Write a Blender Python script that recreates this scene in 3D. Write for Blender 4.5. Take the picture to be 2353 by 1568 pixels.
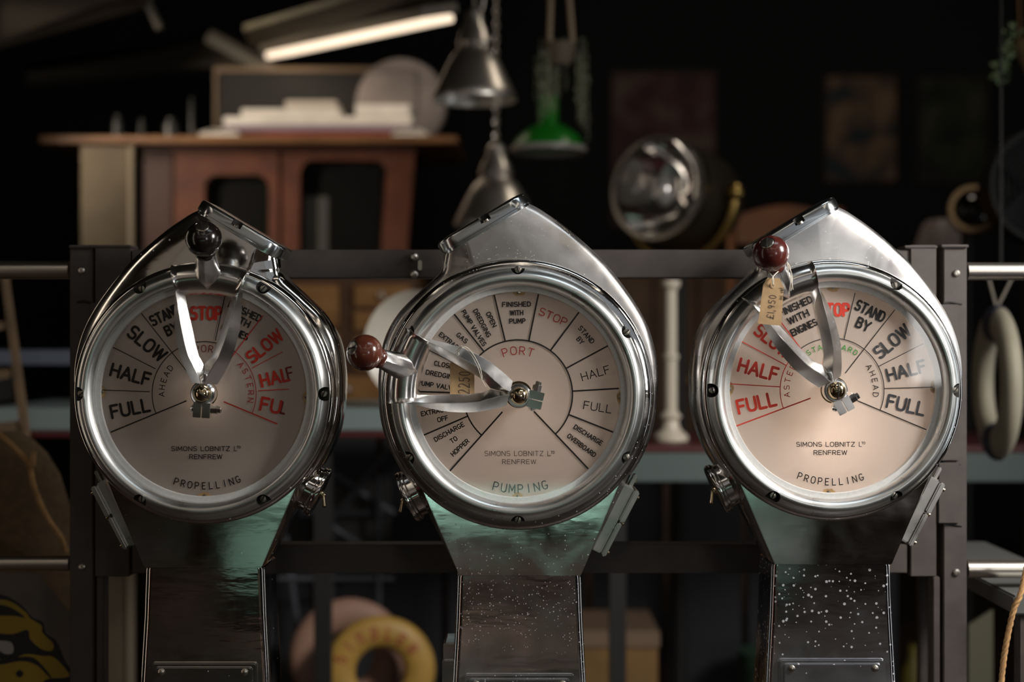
import bpy, bmesh, math, random
from mathutils import Vector, Matrix
random.seed(7)
PI = math.pi
S = 0.00063          # metres per photo pixel in the dial plane (2353 px wide frame)
D = 3270.0           # camera distance in those pixels
DM = D * S
Z0 = 1.15            # camera height
C = bpy.context.scene.collection
sc = bpy.context.scene
for o in list(bpy.data.objects): bpy.data.objects.remove(o)

# ------------------------------------------------------------------ camera, world, lights
cd = bpy.data.cameras.new('camera'); cam = bpy.data.objects.new('camera', cd); C.objects.link(cam)
cam.location = (0, -DM, Z0); cam.rotation_euler = (PI/2, 0, 0)
cd.sensor_width = 36; cd.lens = 36 * DM / (2353 * S); cd.clip_start = 0.05; cd.clip_end = 60
cd.dof.use_dof = True; cd.dof.focus_distance = DM - 0.01; cd.dof.aperture_fstop = 1.9
sc.camera = cam
w = bpy.data.worlds.new('world'); sc.world = w; w.use_nodes = True
w.node_tree.nodes['Background'].inputs[0].default_value = (0.055, 0.045, 0.038, 1)
w.node_tree.nodes['Background'].inputs[1].default_value = 0.25
sc.view_settings.view_transform = 'Standard'; sc.view_settings.look = 'None'
sc.view_settings.exposure = 0.0; sc.view_settings.gamma = 1.0
sc.view_settings.use_curve_mapping = False

def area(name, loc, target, sx, sy, power, col, spread=180):
    l = bpy.data.lights.new(name, 'AREA'); l.shape = 'RECTANGLE'; l.size = sx; l.size_y = sy
    l.energy = power; l.color = col; l.spread = math.radians(spread)
    o = bpy.data.objects.new(name, l); C.objects.link(o); o.location = loc
    d = Vector(target) - Vector(loc)
    o.rotation_euler = d.to_track_quat('-Z', 'Y').to_euler()
    return o
# daylight from the doorway on the right, the skylight over the stand, the front lamp, then added edge panels, strips and fills
area('doorway_daylight', (1.80, -0.70, Z0 + 0.80), (0.70, 0.15, Z0 + 0.0), 0.42, 0.62, 14, (1.0, 0.95, 0.90), 80)
area('skylight', (0.85, -0.7, Z0 + 1.7), (0.55, 0.0, Z0), 1.1, 0.4, 1.1, (0.84, 0.93, 1.0), 90)
area('front_lamp', (2.18, -4.6, Z0 + 0.2), (0.6, 0, Z0), 0.6, 0.8, 9, (1.0, 0.97, 0.93))
area('cool_edge_panel', (2.9, 1.0, Z0 - 0.05), (0.4, 0.1, Z0), 0.9, 2.0, 6, (0.90, 0.96, 1.0))  # unseen cool panel added for reflections on right-hand edges
area('warm_edge_strip', (-1.9, -1.2, Z0 + 0.15), (-0.3, 0, Z0), 0.12, 2.2, 1.7, (1.0, 0.84, 0.68))  # added upright strip for warm lines along left edges and bezels
area('cool_edge_strip', (2.5, -1.3, Z0 + 0.1), (0.3, 0, Z0), 0.16, 2.2, 2.4, (0.95, 0.97, 1.0))  # added strip that draws cool vertical highlights on columns and bezels
area('warm_edge_panel', (-2.4, 0.95, Z0 + 0.1), (-0.5, 0.1, Z0), 0.5, 2.0, 2.6, (1.0, 0.84, 0.66))  # unseen warm panel, put in for the cream left-side reflections
area('bench_fill', (0.0, -3.2, Z0 + 1.2), (0.0, -4.15, 0.4), 1.2, 0.2, 26, (1.0, 0.95, 0.88), 60)  # added fill that brightens the turquoise bench for its reflection
area('front_room_fill', (0.6, -4.9, 4.1), (0.6, -5.4, 0.0), 3.0, 1.0, 9, (1.0, 0.90, 0.80))  # unseen fill, brightens the room behind the camera for the metal
area('cabinet_fill', (-1.8, 2.2, Z0 + 1.1), (-0.6, 3.05, Z0 + 0.75), 0.12, 1.1, 6, (1.0, 0.84, 0.66), 75)  # added fill for papers and cabinet, long enough to streak the pendants
area('background_fill', (1.2, 1.9, Z0 + 1.9), (1.2, 3.4, Z0 - 0.1), 0.4, 0.4, 4, (1.0, 0.86, 0.70))  # added dim fill over the background

# ------------------------------------------------------------------ materials
MATS = {}
def nodes(m): return m.node_tree.nodes, m.node_tree.links
def mat(name, col, rough=0.5, metal=0.0, var=0.0, scale=8.0, bump=0.0, col2=None, spec=0.5, coat=0.0, emit=None, strength=0):
    if name in MATS: return MATS[name]
    m = bpy.data.materials.new(name); m.use_nodes = True; n, l = nodes(m); b = n['Principled BSDF']
    b.inputs['Base Color'].default_value = (*col, 1); b.inputs['Roughness'].default_value = rough
    b.inputs['Metallic'].default_value = metal; b.inputs['Specular IOR Level'].default_value = spec
    b.inputs['Coat Weight'].default_value = coat
    if emit:
        b.inputs['Emission Color'].default_value = (*emit, 1); b.inputs['Emission Strength'].default_value = strength
    if var or bump or col2:
        tc = n.new('ShaderNodeTexCoord'); no = n.new('ShaderNodeTexNoise'); no.inputs['Scale'].default_value = scale
        no.inputs['Detail'].default_value = 6; l.new(tc.outputs['Object'], no.inputs['Vector'])
        if var or col2:
            r = n.new('ShaderNodeValToRGB'); r.color_ramp.elements[0].position = 0.35; r.color_ramp.elements[1].position = 0.65
            c2 = col2 if col2 else tuple(min(1, c * (1 + var)) for c in col); c1 = col if col2 else tuple(c * (1 - var) for c in col)
            r.color_ramp.elements[0].color = (*c1, 1); r.color_ramp.elements[1].color = (*c2, 1)
            l.new(no.outputs['Fac'], r.inputs[0]); l.new(r.outputs[0], b.inputs['Base Color'])
        if bump:
            bp = n.new('ShaderNodeBump'); bp.inputs['Strength'].default_value = bump; bp.inputs['Distance'].default_value = 0.002
            l.new(no.outputs['Fac'], bp.inputs['Height']); l.new(bp.outputs[0], b.inputs['Normal'])
    MATS[name] = m; return m

def metal(name, col, r0, r1, scale, wave, speck=0.0, speckscale=220.0, smear=0.0):
    """polished cast alloy: smears change the roughness, slow waves bend reflections, dull dust specks"""
    m = bpy.data.materials.new(name); m.use_nodes = True; n, l = nodes(m); b = n['Principled BSDF']
    b.inputs['Metallic'].default_value = 1; b.inputs['Base Color'].default_value = (*col, 1)
    tc = n.new('ShaderNodeTexCoord')
    no = n.new('ShaderNodeTexNoise'); no.inputs['Scale'].default_value = scale; no.inputs['Detail'].default_value = 7
    no.inputs['Distortion'].default_value = 0.6
    l.new(tc.outputs['Object'], no.inputs['Vector'])
    mr = n.new('ShaderNodeMapRange'); mr.inputs[1].default_value = 0.35; mr.inputs[2].default_value = 0.75
    mr.inputs[3].default_value = r0; mr.inputs[4].default_value = r1
    l.new(no.outputs['Fac'], mr.inputs[0]); l.new(mr.outputs[0], b.inputs['Roughness'])
    mp = n.new('ShaderNodeMapping'); mp.inputs['Scale'].default_value = (0.35, 1, 1.2)
    l.new(tc.outputs['Object'], mp.inputs['Vector'])
    n2 = n.new('ShaderNodeTexNoise'); n2.inputs['Scale'].default_value = 42; n2.inputs['Detail'].default_value = 3
    l.new(mp.outputs[0], n2.inputs['Vector'])
    bp = n.new('ShaderNodeBump'); bp.inputs['Strength'].default_value = wave; bp.inputs['Distance'].default_value = 0.0015
    l.new(n2.outputs['Fac'], bp.inputs['Height']); l.new(bp.outputs[0], b.inputs['Normal'])
    if speck or smear:
        v = n.new('ShaderNodeTexVoronoi'); v.inputs['Scale'].default_value = speckscale
        l.new(tc.outputs['Object'], v.inputs['Vector'])
        sep = n.new('ShaderNodeSeparateColor'); l.new(v.outputs['Color'], sep.inputs[0])
        th = n.new('ShaderNodeMath'); th.operation = 'MULTIPLY'; th.inputs[1].default_value = 0.42
        l.new(sep.outputs[0], th.inputs[0])
        lt = n.new('ShaderNodeMath'); lt.operation = 'LESS_THAN'
        l.new(v.outputs['Distance'], lt.inputs[0]); l.new(th.outputs[0], lt.inputs[1])
        gt = n.new('ShaderNodeMath'); gt.operation = 'GREATER_THAN'; gt.inputs[1].default_value = 1 - speck
        l.new(sep.outputs[1], gt.inputs[0])
        mu = n.new('ShaderNodeMath'); mu.operation = 'MULTIPLY'; l.new(lt.outputs[0], mu.inputs[0]); l.new(gt.outputs[0], mu.inputs[1])
        n3 = n.new('ShaderNodeTexNoise'); n3.inputs['Scale'].default_value = 9; n3.inputs['Detail'].default_value = 8
        l.new(tc.outputs['Object'], n3.inputs['Vector'])
        m3 = n.new('ShaderNodeMapRange'); m3.inputs[1].default_value = 0.5; m3.inputs[2].default_value = 0.8
        m3.inputs[3].default_value = 0; m3.inputs[4].default_value = smear
        l.new(n3.outputs['Fac'], m3.inputs[0])
        mx = n.new('ShaderNodeMath'); mx.operation = 'MAXIMUM'
        ms = n.new('ShaderNodeMath'); ms.operation = 'MULTIPLY'; ms.inputs[1].default_value = 0.6
        l.new(mu.outputs[0], ms.inputs[0]); l.new(ms.outputs[0], mx.inputs[0]); l.new(m3.outputs[0], mx.inputs[1])
        df = n.new('ShaderNodeBsdfDiffuse'); df.inputs[0].default_value = (0.62, 0.62, 0.66, 1)
        mix = n.new('ShaderNodeMixShader'); l.new(mx.outputs[0], mix.inputs[0])
        l.new(b.outputs[0], mix.inputs[1]); l.new(df.outputs[0], mix.inputs[2])
        l.new(mix.outputs[0], n['Material Output'].inputs[0])
    MATS[name] = m; return m

POL = [metal('polished_alloy_a', (0.80, 0.765, 0.72), 0.04, 0.16, 9, 0.10, 0.02, 260, 0.05),
       metal('polished_alloy_b', (0.78, 0.765, 0.745), 0.05, 0.24, 11, 0.10, 0.08, 420, 0.20),
       metal('polished_alloy_c', (0.80, 0.785, 0.77), 0.05, 0.24, 9, 0.10, 0.05, 300, 0.16)]
COL = [metal('column_alloy_a', (0.70, 0.67, 0.64), 0.04, 0.14, 9, 0.12, 0.012, 320, 0.03),
       metal('column_alloy_b', (0.66, 0.66, 0.66), 0.05, 0.20, 12, 0.10, 0.16, 420, 0.10),
       metal('column_alloy_c', (0.64, 0.64, 0.66), 0.05, 0.20, 12, 0.10, 0.34, 190, 0.10)]
BEZ = metal('satin_bezel_alloy', (0.80, 0.82, 0.81), 0.26, 0.38, 14, 0.02)
HOOD = [metal('hood_alloy_a', (0.80, 0.765, 0.72), 0.06, 0.18, 9, 0.10, 0.02, 260, 0.05), metal('hood_alloy_b', (0.70, 0.68, 0.66), 0.24, 0.46, 11, 0.12, 0.16, 420, 0.25), metal('hood_alloy_c', (0.80, 0.785, 0.77), 0.22, 0.42, 9, 0.12, 0.05, 300, 0.20)]
BOXM = metal('cast_box_alloy', (0.62, 0.60, 0.57), 0.26, 0.42, 20, 0.10)
LEV = metal('bright_lever_alloy', (0.93, 0.91, 0.89), 0.16, 0.30, 16, 0.05)
CAP = metal('cap_alloy', (0.72, 0.76, 0.78), 0.12, 0.24, 14, 0.03)
SCR = mat('screw_steel', (0.55, 0.5, 0.43), 0.28, 1.0)
BRS = mat('hub_brass', (0.62, 0.50, 0.32), 0.14, 1.0)
SLOT = mat('slot_dark', (0.01, 0.009, 0.008), 0.7)
RNG = mat('dial_ring_paint', (0.86, 0.86, 0.84), 0.55, 0, 0.05, 300)
BLK = mat('black_enamel', (0.010, 0.009, 0.009), 0.5)
BLK2 = mat('glare_black_enamel', (0.05, 0.05, 0.055), 0.5, 0, 0.5, 90)  # black greyed in its colour to stand for the pane's reflection
RED = mat('red_enamel', (0.60, 0.035, 0.02), 0.45)
RED3 = mat('bright_red_enamel', (0.78, 0.06, 0.035), 0.45)
RED_DARK = mat('dark_red_enamel', (0.20, 0.012, 0.01), 0.5)  # deeper red for the last right-hand letters and PORT
REDT = mat('thin_red_enamel', (0.42, 0.03, 0.025), 0.5)
GRN = mat('green_enamel', (0.05, 0.33, 0.05), 0.5)
INK = mat('pen_ink', (0.02, 0.018, 0.03), 0.6)
KRAFT = mat('kraft_card', (0.50, 0.33, 0.17), 0.8, 0, 0.12, 60, 0.1)
TWINE = mat('cotton_twine', (0.75, 0.70, 0.60), 0.9)
KBLK = mat('black_bakelite', (0.012, 0.009, 0.008), 0.2, 0, 0, 8, 0, None, 0.5, 0.6)
def woodknob(name, c1, c2):
    m = mat(name, c1, 0.22, 0, 0, 30, 0, c2, 0.5, 0.7); return m
KRED = woodknob('red_turned_wood', (0.075, 0.017, 0.011), (0.15, 0.042, 0.022))
KRED2 = woodknob('dark_red_turned_wood', (0.07, 0.013, 0.010), (0.09, 0.019, 0.014))
FRM = mat('brown_black_steel', (0.062, 0.052, 0.047), 0.55, 0.0, 0.12, 30, 0.15, spec=0.3)
RAIL = mat('brushed_rail', (0.72, 0.67, 0.60), 0.3, 1.0)
WELD = mat('weld_bead', (0.02, 0.017, 0.015), 0.8)
GLOWOOD = mat('reddish_mahogany', (0.08, 0.019, 0.007), 0.6, 0, 0, 12, 0.1, (0.13, 0.034, 0.011))
OAK = mat('golden_oak', (0.24, 0.11, 0.03), 0.5, 0, 0, 14, 0.1, (0.32, 0.16, 0.05))
DARK = mat('near_black_paint', (0.012, 0.011, 0.010), 0.7)
DKBL = mat('dark_blue_wall', (0.006, 0.007, 0.010), 0.8)
PAPER = mat('white_paper', (0.84, 0.80, 0.74), 0.8, 0, 0.1, 9)
GREYP = mat('mauve_grey_paint', (0.30, 0.26, 0.25), 0.6, 0, 0.2, 6)
TEALG = mat('teal_grey_paint', (0.20, 0.25, 0.25), 0.4)
TEAL = mat('turquoise_paint', (0.30, 0.56, 0.49), 0.45, emit=None)
BRASS = mat('aged_brass', (0.45, 0.31, 0.10), 0.3, 1.0)
CHROME = mat('spun_aluminium', (0.78, 0.74, 0.68), 0.36, 1.0, 0, 8, 0)
GREEN = mat('green_lamp_enamel', (0.012, 0.20, 0.015), 0.25)
LEAF = mat('leaf_green', (0.20, 0.21, 0.13), 0.5, 0, 0.3, 40)
ROPE = mat('manila_rope', (0.42, 0.24, 0.10), 0.9, 0, 0.2, 60)
CANVAS = mat('old_canvas', (0.09, 0.055, 0.025), 0.95, 0, 0.15, 60, 0.4)
YEL = mat('yellow_ring_paint', (0.40, 0.24, 0.05), 0.5, 0, 0.15, 7)
BRN = mat('brown_ring_paint', (0.30, 0.17, 0.12), 0.6, 0, 0.15, 7)
CREAM = mat('cream_ring_paint', (0.34, 0.31, 0.23), 0.6, 0, 0.1, 7)
NAVY = mat('navy_ring_paint', (0.03, 0.035, 0.07), 0.6)

def dial_mat():
    m = bpy.data.materials.new('opal_dial'); m.use_nodes = True; n, l = nodes(m)
    b = n['Principled BSDF']; b.inputs['Roughness'].default_value = 0.55; b.inputs['Specular IOR Level'].default_value = 0.2
    tc = n.new('ShaderNodeTexCoord'); no = n.new('ShaderNodeTexNoise'); no.inputs['Scale'].default_value = 9
    l.new(tc.outputs['Object'], no.inputs['Vector'])
    r = n.new('ShaderNodeValToRGB'); r.color_ramp.elements[0].color = (0.55, 0.485, 0.435, 1); r.color_ramp.elements[1].color = (0.61, 0.54, 0.485, 1)
    l.new(no.outputs['Fac'], r.inputs[0]); l.new(r.outputs[0], b.inputs['Base Color'])
    t = n.new('ShaderNodeBsdfTranslucent'); t.inputs[0].default_value = (0.79, 0.705, 0.635, 1)
    mx = n.new('ShaderNodeMixShader'); mx.inputs[0].default_value = 0.35
    l.new(b.outputs[0], mx.inputs[1]); l.new(t.outputs[0], mx.inputs[2]); l.new(mx.outputs[0], n['Material Output'].inputs[0])
    return m
DIAL = dial_mat()
STAIN = mat('amber_glue_stain', (0.52, 0.34, 0.16), 0.4, 0, 0.2, 90)
def glass_mat():
    m = bpy.data.materials.new('clear_pane'); m.use_nodes = True; n, l = nodes(m)
    n.remove(n['Principled BSDF'])
    tr = n.new('ShaderNodeBsdfTransparent'); tr.inputs[0].default_value = (0.97, 0.97, 0.97, 1)
    g = n.new('ShaderNodeBsdfGlossy'); g.inputs['Roughness'].default_value = 0.01
    lw = n.new('ShaderNodeLayerWeight'); lw.inputs[0].default_value = 0.5
    pw = n.new('ShaderNodeMath'); pw.operation = 'POWER'; pw.inputs[1].default_value = 5; l.new(lw.outputs['Facing'], pw.inputs[0])
    f = n.new('ShaderNodeMath'); f.operation = 'MULTIPLY_ADD'; f.inputs[1].default_value = 0.92; f.inputs[2].default_value = 0.045
    l.new(pw.outputs[0], f.inputs[0])
    mx = n.new('ShaderNodeMixShader'); l.new(f.outputs[0], mx.inputs[0]); l.new(tr.outputs[0], mx.inputs[1]); l.new(g.outputs[0], mx.inputs[2])
    l.new(mx.outputs[0], n['Material Output'].inputs[0]); return m
GLASS = glass_mat()

# ------------------------------------------------------------------ mesh helpers  (world metres)
def P(px, py, Y=0.0):            # a point seen at photo pixel (px, py), Y metres beyond the dial plane
    k = (DM + Y) / DM
    return Vector(((px - 1176.5) * S * k, Y, Z0 + (784 - py) * S * k))
def K(Y): return S * (DM + Y) / DM
class MB:
    def __init__(s): s.v = []; s.f = []
    def add(s, vs, fs):
        b = len(s.v); s.v += [Vector(v) for v in vs]; s.f += [tuple(i + b for i in f) for f in fs]; return s
    def box(s, lo, hi):
        x0, y0, z0 = lo; x1, y1, z1 = hi
        return s.add([(x0,y0,z0),(x1,y0,z0),(x1,y1,z0),(x0,y1,z0),(x0,y0,z1),(x1,y0,z1),(x1,y1,z1),(x0,y1,z1)],
                     [(0,3,2,1),(4,5,6,7),(0,1,5,4),(1,2,6,5),(2,3,7,6),(3,0,4,7)])
    def obox(s, c, ax, ay, az, hx, hy, hz):
        c = Vector(c); ax, ay, az = Vector(ax).normalized(), Vector(ay).normalized(), Vector(az).normalized()
        vs = [c + ax*hx*a + ay*hy*b + az*hz*d for d in (-1,1) for a, b in ((-1,-1),(1,-1),(1,1),(-1,1))]
        return s.add(vs, [(0,3,2,1),(4,5,6,7),(0,1,5,4),(1,2,6,5),(2,3,7,6),(3,0,4,7)])
    def loft(s, rings, cap0=True, cap1=True, closed=True):
        n = len(rings[0]); vs = [p for r in rings for p in r]; fs = []
        for i in range(len(rings)-1):
            for j in range(n if closed else n-1):
                k = (j+1) % n; fs.append((i*n+j, i*n+k, (i+1)*n+k, (i+1)*n+j))
        if cap0: fs.append(tuple(range(n))[::-1])
        if cap1: fs.append(tuple((len(rings)-1)*n + j for j in range(n)))
        return s.add(vs, fs)
    def lathe(s, prof, org, axis, seg=48, cap0=True, cap1=True, close=False):
        a = Vector(axis).normalized(); org = Vector(org)
        u = a.orthogonal().normalized(); v = a.cross(u)
        rings = [[org + a*h + (u*math.cos(2*PI*j/seg) + v*math.sin(2*PI*j/seg))*max(r, 1e-6) for j in range(seg)] for r, h in prof]
        if close:
            n = seg; vs = [p for r in rings for p in r]; fs = []; R = len(rings)
            for i in range(R):
                for j in range(n): fs.append((i*n+j, i*n+(j+1)%n, ((i+1)%R)*n+(j+1)%n, ((i+1)%R)*n+j))
            return s.add(vs, fs)
        return s.loft(rings, cap0, cap1)
    def tube(s, pts, r, seg=10):
        pts = [Vector(p) for p in pts]; rings = []; up = None
        for i, p in enumerate(pts):
            t = (pts[min(i+1, len(pts)-1)] - pts[max(i-1, 0)]).normalized()
            if up is None: up = t.orthogonal().normalized()
            up = (up - t*up.dot(t)).normalized(); b = t.cross(up)
            rr = r[i] if isinstance(r, (list, tuple)) else r
            rings.append([p + (up*math.cos(2*PI*j/seg) + b*math.sin(2*PI*j/seg))*rr for j in range(seg)])
        return s.loft(rings)
    def prism(s, poly, y0, y1):   # poly [(x,z)] extruded along y
        return s.loft([[Vector((x, y0, z)) for x, z in poly], [Vector((x, y1, z)) for x, z in poly]])
    def sphere(s, c, r, sc=(1,1,1), seg=20, rings=12):
        c = Vector(c); R = [[c + Vector((sc[0]*r*math.sin(t)*math.cos(2*PI*j/seg), sc[1]*r*math.sin(t)*math.sin(2*PI*j/seg), sc[2]*r*math.cos(t)))
             for j in range(seg)] for t in [max(0.02, min(PI-0.02, PI*i/rings)) for i in range(rings+1)]]
        return s.loft(R)
def catmull(p, n=8, closed=False):
    p = [Vector(q) for q in p]; out = []; N = len(p)
    for i in range(N if closed else N-1):
        g = (lambda k: p[k % N]) if closed else (lambda k: p[max(0, min(N-1, k))])
        a, b, c, d = g(i-1), g(i), g(i+1), g(i+2)
        for j in range(n):
            t = j/n; out.append(0.5*((2*b) + (c-a)*t + (2*a-5*b+4*c-d)*t*t + (3*b-a-3*c+d)*t**3))
    if not closed: out.append(p[-1])
    return out
def link(name, mb, m, parent=None, bevel=0, seg=2, ang=35, smooth=True, label=None, recalc=True):
    me = bpy.data.meshes.new(name)
    if parent is None:
        xs = [v.x for v in mb.v]; ys = [v.y for v in mb.v]; zs = [v.z for v in mb.v]
        loc = Vector(((min(xs)+max(xs))/2, (min(ys)+max(ys))/2, min(zs)))
    else:
        r = parent
        loc = Vector(r['_w'])
    me.from_pydata([v - loc for v in mb.v], [], mb.f)
    if recalc or bevel:
        bm = bmesh.new(); bm.from_mesh(me)
        if recalc: bmesh.ops.recalc_face_normals(bm, faces=bm.faces)
        if bevel:
            es = [e for e in bm.edges if len(e.link_faces) == 2 and e.calc_face_angle(0) > math.radians(ang)]
            bmesh.ops.bevel(bm, geom=es, offset=bevel, segments=seg, affect='EDGES', clamp_overlap=True)
        bm.to_mesh(me); bm.free()
    me.materials.append(m)
    if smooth:
        for p in me.polygons: p.use_smooth = True
        me.set_sharp_from_angle(angle=math.radians(ang))
    o = bpy.data.objects.new(name, me); C.objects.link(o)
    if parent is None: o.location = loc
    else: o.parent = parent
    o['_w'] = tuple(loc)
    if label: o['label'] = label
    if bevel and smooth: wn(o)
    return o
def tag(o, label, cat, group=None, kind=None):
    o['label'] = label; o['category'] = cat
    if group: o['group'] = group
    if kind: o['kind'] = kind
    return o
def thing(name, loc, label, cat, group=None):
    o = bpy.data.objects.new(name, None); C.objects.link(o); o.location = loc; o.empty_display_size = 0.05
    o['_w'] = tuple(loc); return tag(o, label, cat, group)
def struct(name, mb, m, **k):
    o = link(name, mb, m, **k); o['kind'] = 'structure'; return o
def wn(o):
    m_ = o.modifiers.new('weighted', 'WEIGHTED_NORMAL'); m_.weight = 100; m_.keep_sharp = True; return o
def boolean(o, cut_mb):
    me = bpy.data.meshes.new('cut'); loc = Vector(o['_w'])
    me.from_pydata([v - loc for v in cut_mb.v], [], cut_mb.f)
    bm = bmesh.new(); bm.from_mesh(me); bmesh.ops.recalc_face_normals(bm, faces=bm.faces); bm.to_mesh(me); bm.free()
    me.materials.append(SLOT)
    c = bpy.data.objects.new('cut', me); C.objects.link(c)
    if o.parent: c.parent = o.parent
    else: c.location = o.location
    bpy.context.view_layer.update()
    md = o.modifiers.new('b', 'BOOLEAN'); md.operation = 'DIFFERENCE'; md.object = c; md.solver = 'EXACT'
    if hasattr(md, 'material_mode'): md.material_mode = 'TRANSFER'
    dg = bpy.context.evaluated_depsgraph_get(); ev = o.evaluated_get(dg)
    nm = bpy.data.meshes.new_from_object(ev); o.modifiers.clear()
    if len(nm.polygons) > 10:
        nm.name = o.data.name; o.data = nm; nm.set_sharp_from_angle(angle=math.radians(35))
    bpy.data.objects.remove(c)

# ------------------------------------------------------------------ stroke lettering (engraver's single-line letters)
def arcp(cx, cy, rx, ry, a0, a1, n=14):
    return [(cx + rx*math.cos(math.radians(a0 + (a1-a0)*i/n)), cy + ry*math.sin(math.radians(a0 + (a1-a0)*i/n))) for i in range(n+1)]
def sup(cx, cy, rx, ry, a0, a1, n=26, e=2.6):
    o = []
    for i in range(n+1):
        t = math.radians(a0 + (a1-a0)*i/n); c, s_ = math.cos(t), math.sin(t)
        o.append((cx + rx*math.copysign(abs(c)**(2/e), c), cy + ry*math.copysign(abs(s_)**(2/e), s_)))
    return o
G = {
 'A': (1.0, [[(0,0),(.5,1),(1,0)], [(.17,.33),(.83,.33)]]),
 'B': (.85, [[(0,0),(0,1),(.55,1)] + arcp(.55,.765,.38,.235,90,-90) + [(0,.53)], [(.55,.53)] + arcp(.58,.265,.42,.265,90,-90) + [(0,0)]]),
 'C': (.85, [sup(.5,.5,.5,.5,48,312)]),
 'D': (.88, [[(0,0),(0,1),(.45,1)] + arcp(.45,.5,.55,.5,90,-90) + [(0,0)]]),
 'E': (.72, [[(1,0),(0,0),(0,1),(1,1)], [(0,.52),(.85,.52)]]),
 'F': (.72, [[(0,0),(0,1),(1,1)], [(0,.52),(.85,.52)]]),
 'G': (.9, [sup(.5,.5,.5,.5,48,330) + [(1,.42),(.6,.42)]]),
 'H': (.88, [[(0,0),(0,1)], [(1,0),(1,1)], [(0,.5),(1,.5)]]),
 'I': (.05, [[(.5,0),(.5,1)]]),
 'L': (.72, [[(0,1),(0,0),(1,0)]]),
 'M': (1.05, [[(0,0),(.06,1),(.5,.25),(.94,1),(1,0)]]),
 'N': (.9, [[(0,0),(0,1),(1,0),(1,1)]]),
 'O': (.95, [sup(.5,.5,.5,.5,0,360)]),
 'P': (.82, [[(0,0),(0,1),(.55,1)] + arcp(.55,.72,.45,.28,90,-90) + [(0,.44)]]),
 'R': (.85, [[(0,0),(0,1),(.55,1)] + arcp(.55,.73,.42,.27,90,-90) + [(0,.46)], [(.5,.46),(1,0)]]),
 'S': (.85, [sup(.5,.745,.46,.255,40,180,12) + sup(.5,.745,.46,.24,180,270,8) + sup(.5,.26,.5,.245,90,0,8) + sup(.5,.26,.5,.26,0,-145,14)]),
 'T': (.88, [[(0,1),(1,1)], [(.5,1),(.5,0)]]),
 'U': (.88, [[(0,1),(0,.4)] + sup(.5,.4,.5,.4,180,360,14) + [(1,1)]]),
 'V': (.95, [[(0,1),(.5,0),(1,1)]]),
 'W': (1.25, [[(0,1),(.25,0),(.5,.95),(.75,0),(1,1)]]),
 'X': (.9, [[(0,0),(1,1)], [(0,1),(1,0)]]),
 'Y': (.95, [[(0,1),(.5,.45),(1,1)], [(.5,.45),(.5,0)]]),
 'Z': (.85, [[(0,1),(1,1),(0,0),(1,0)]]),
 'l': (.62, [[(0,1),(0,0),(1,0)]]),
 '0': (.7, [sup(.5,.5,.45,.5,20,385,20,2.0)]),
 '1': (.1, [[(.6,0),(.4,1)]]),
 '2': (.75, [arcp(.5,.72,.42,.28,150,-30,10) + [(.05,0),(1.05,.05)]]),
 '5': (.75, [[(.95,1),(.2,.96),(.15,.58)] + arcp(.45,.32,.45,.3,110,-150,12)]),
 '9': (.7, [arcp(.5,.72,.38,.26,10,370,14) + [(.85,.6),(.7,0)]]),
 '£': (.95, [arcp(.66,.78,.3,.22,5,180,8) + [(.38,.3),(.25,.06),(.05,0),(.2,.12),(.5,.0),(1.05,.06)], [(.05,.45),(.75,.5)]]),
 ',': (.12, [[(.6,.08),(.2,-.2)]]),
 'i': (.1, [[(.5,0),(.5,.5)], [(.5,.68),(.5,.72)]]),
 'n': (.5, [[(0,0),(0,.5)], [(0,.35)] + arcp(.5,.3,.5,.2,180,0,6) + [(1,0)]]),
 'c': (.5, [arcp(.55,.25,.5,.26,50,310,10)]),
 'v': (.5, [[(0,.5),(.5,0),(1,.5)]]),
 'a': (.5, [arcp(.5,.25,.48,.26,0,360,10), [(1,.5),(1,0)]]),
 't': (.4, [[(.5,.9),(.5,.05),(.9,0)], [(0,.5),(1,.5)]]),
 ' ': (.35, []),
}
def strokes_word(txt, height, width, thick, gap=0.36):
    """strokes in px centred on 0,0"""
    tot = sum(G[c][0] for c in txt) + gap*(len(txt)-1)
    xs = (width - thick)/tot; x = -(width - thick)/2; out = []; hh = height - thick
    for c in txt:
        wd = G[c][0]*xs
        for st in G[c][1]:
            out.append([(x + p[0]*wd, (p[1]-.5)*hh) for p in st])
        x += wd + gap*xs
    return out
def ribbon(mb, strokes, thick, to3, nrm):
    """round-ended pen strokes; to3 maps (x,z) px to world, slightly raised plate"""
    h = thick/2; cnt = [0]
    base_to3 = to3
    def to3(a, b): q = Vector(base_to3(a, b)); q.y -= (cnt[0] % 14)*0.014*S; return q
    for st in strokes:
        for i in range(len(st)-1):
            ax, ay = st[i]; bx, by = st[i+1]; L = math.hypot(bx-ax, by-ay)
            if L < 1e-6: continue
            nx, ny = -(by-ay)/L*h, (bx-ax)/L*h; cnt[0] += 1
            mb.add([to3(ax+nx, ay+ny), to3(ax-nx, ay-ny), to3(bx-nx, by-ny), to3(bx+nx, by+ny)], [(0,1,2,3)])
        joints = [0, len(st)-1]
        for i in range(1, len(st)-1):
            a, b, c = st[i-1], st[i], st[i+1]
            a1 = math.atan2(b[1]-a[1], b[0]-a[0]); a2 = math.atan2(c[1]-b[1], c[0]-b[0])
            if abs((a2-a1+PI) % (2*PI) - PI) > 0.2: joints.append(i)
        for i in joints:
            cx, cy = st[i]; cnt[0] += 1
            mb.add([to3(cx + h*math.cos(2*PI*k/10), cy + h*math.sin(2*PI*k/10)) for k in range(10)], [tuple(range(10))])

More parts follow.
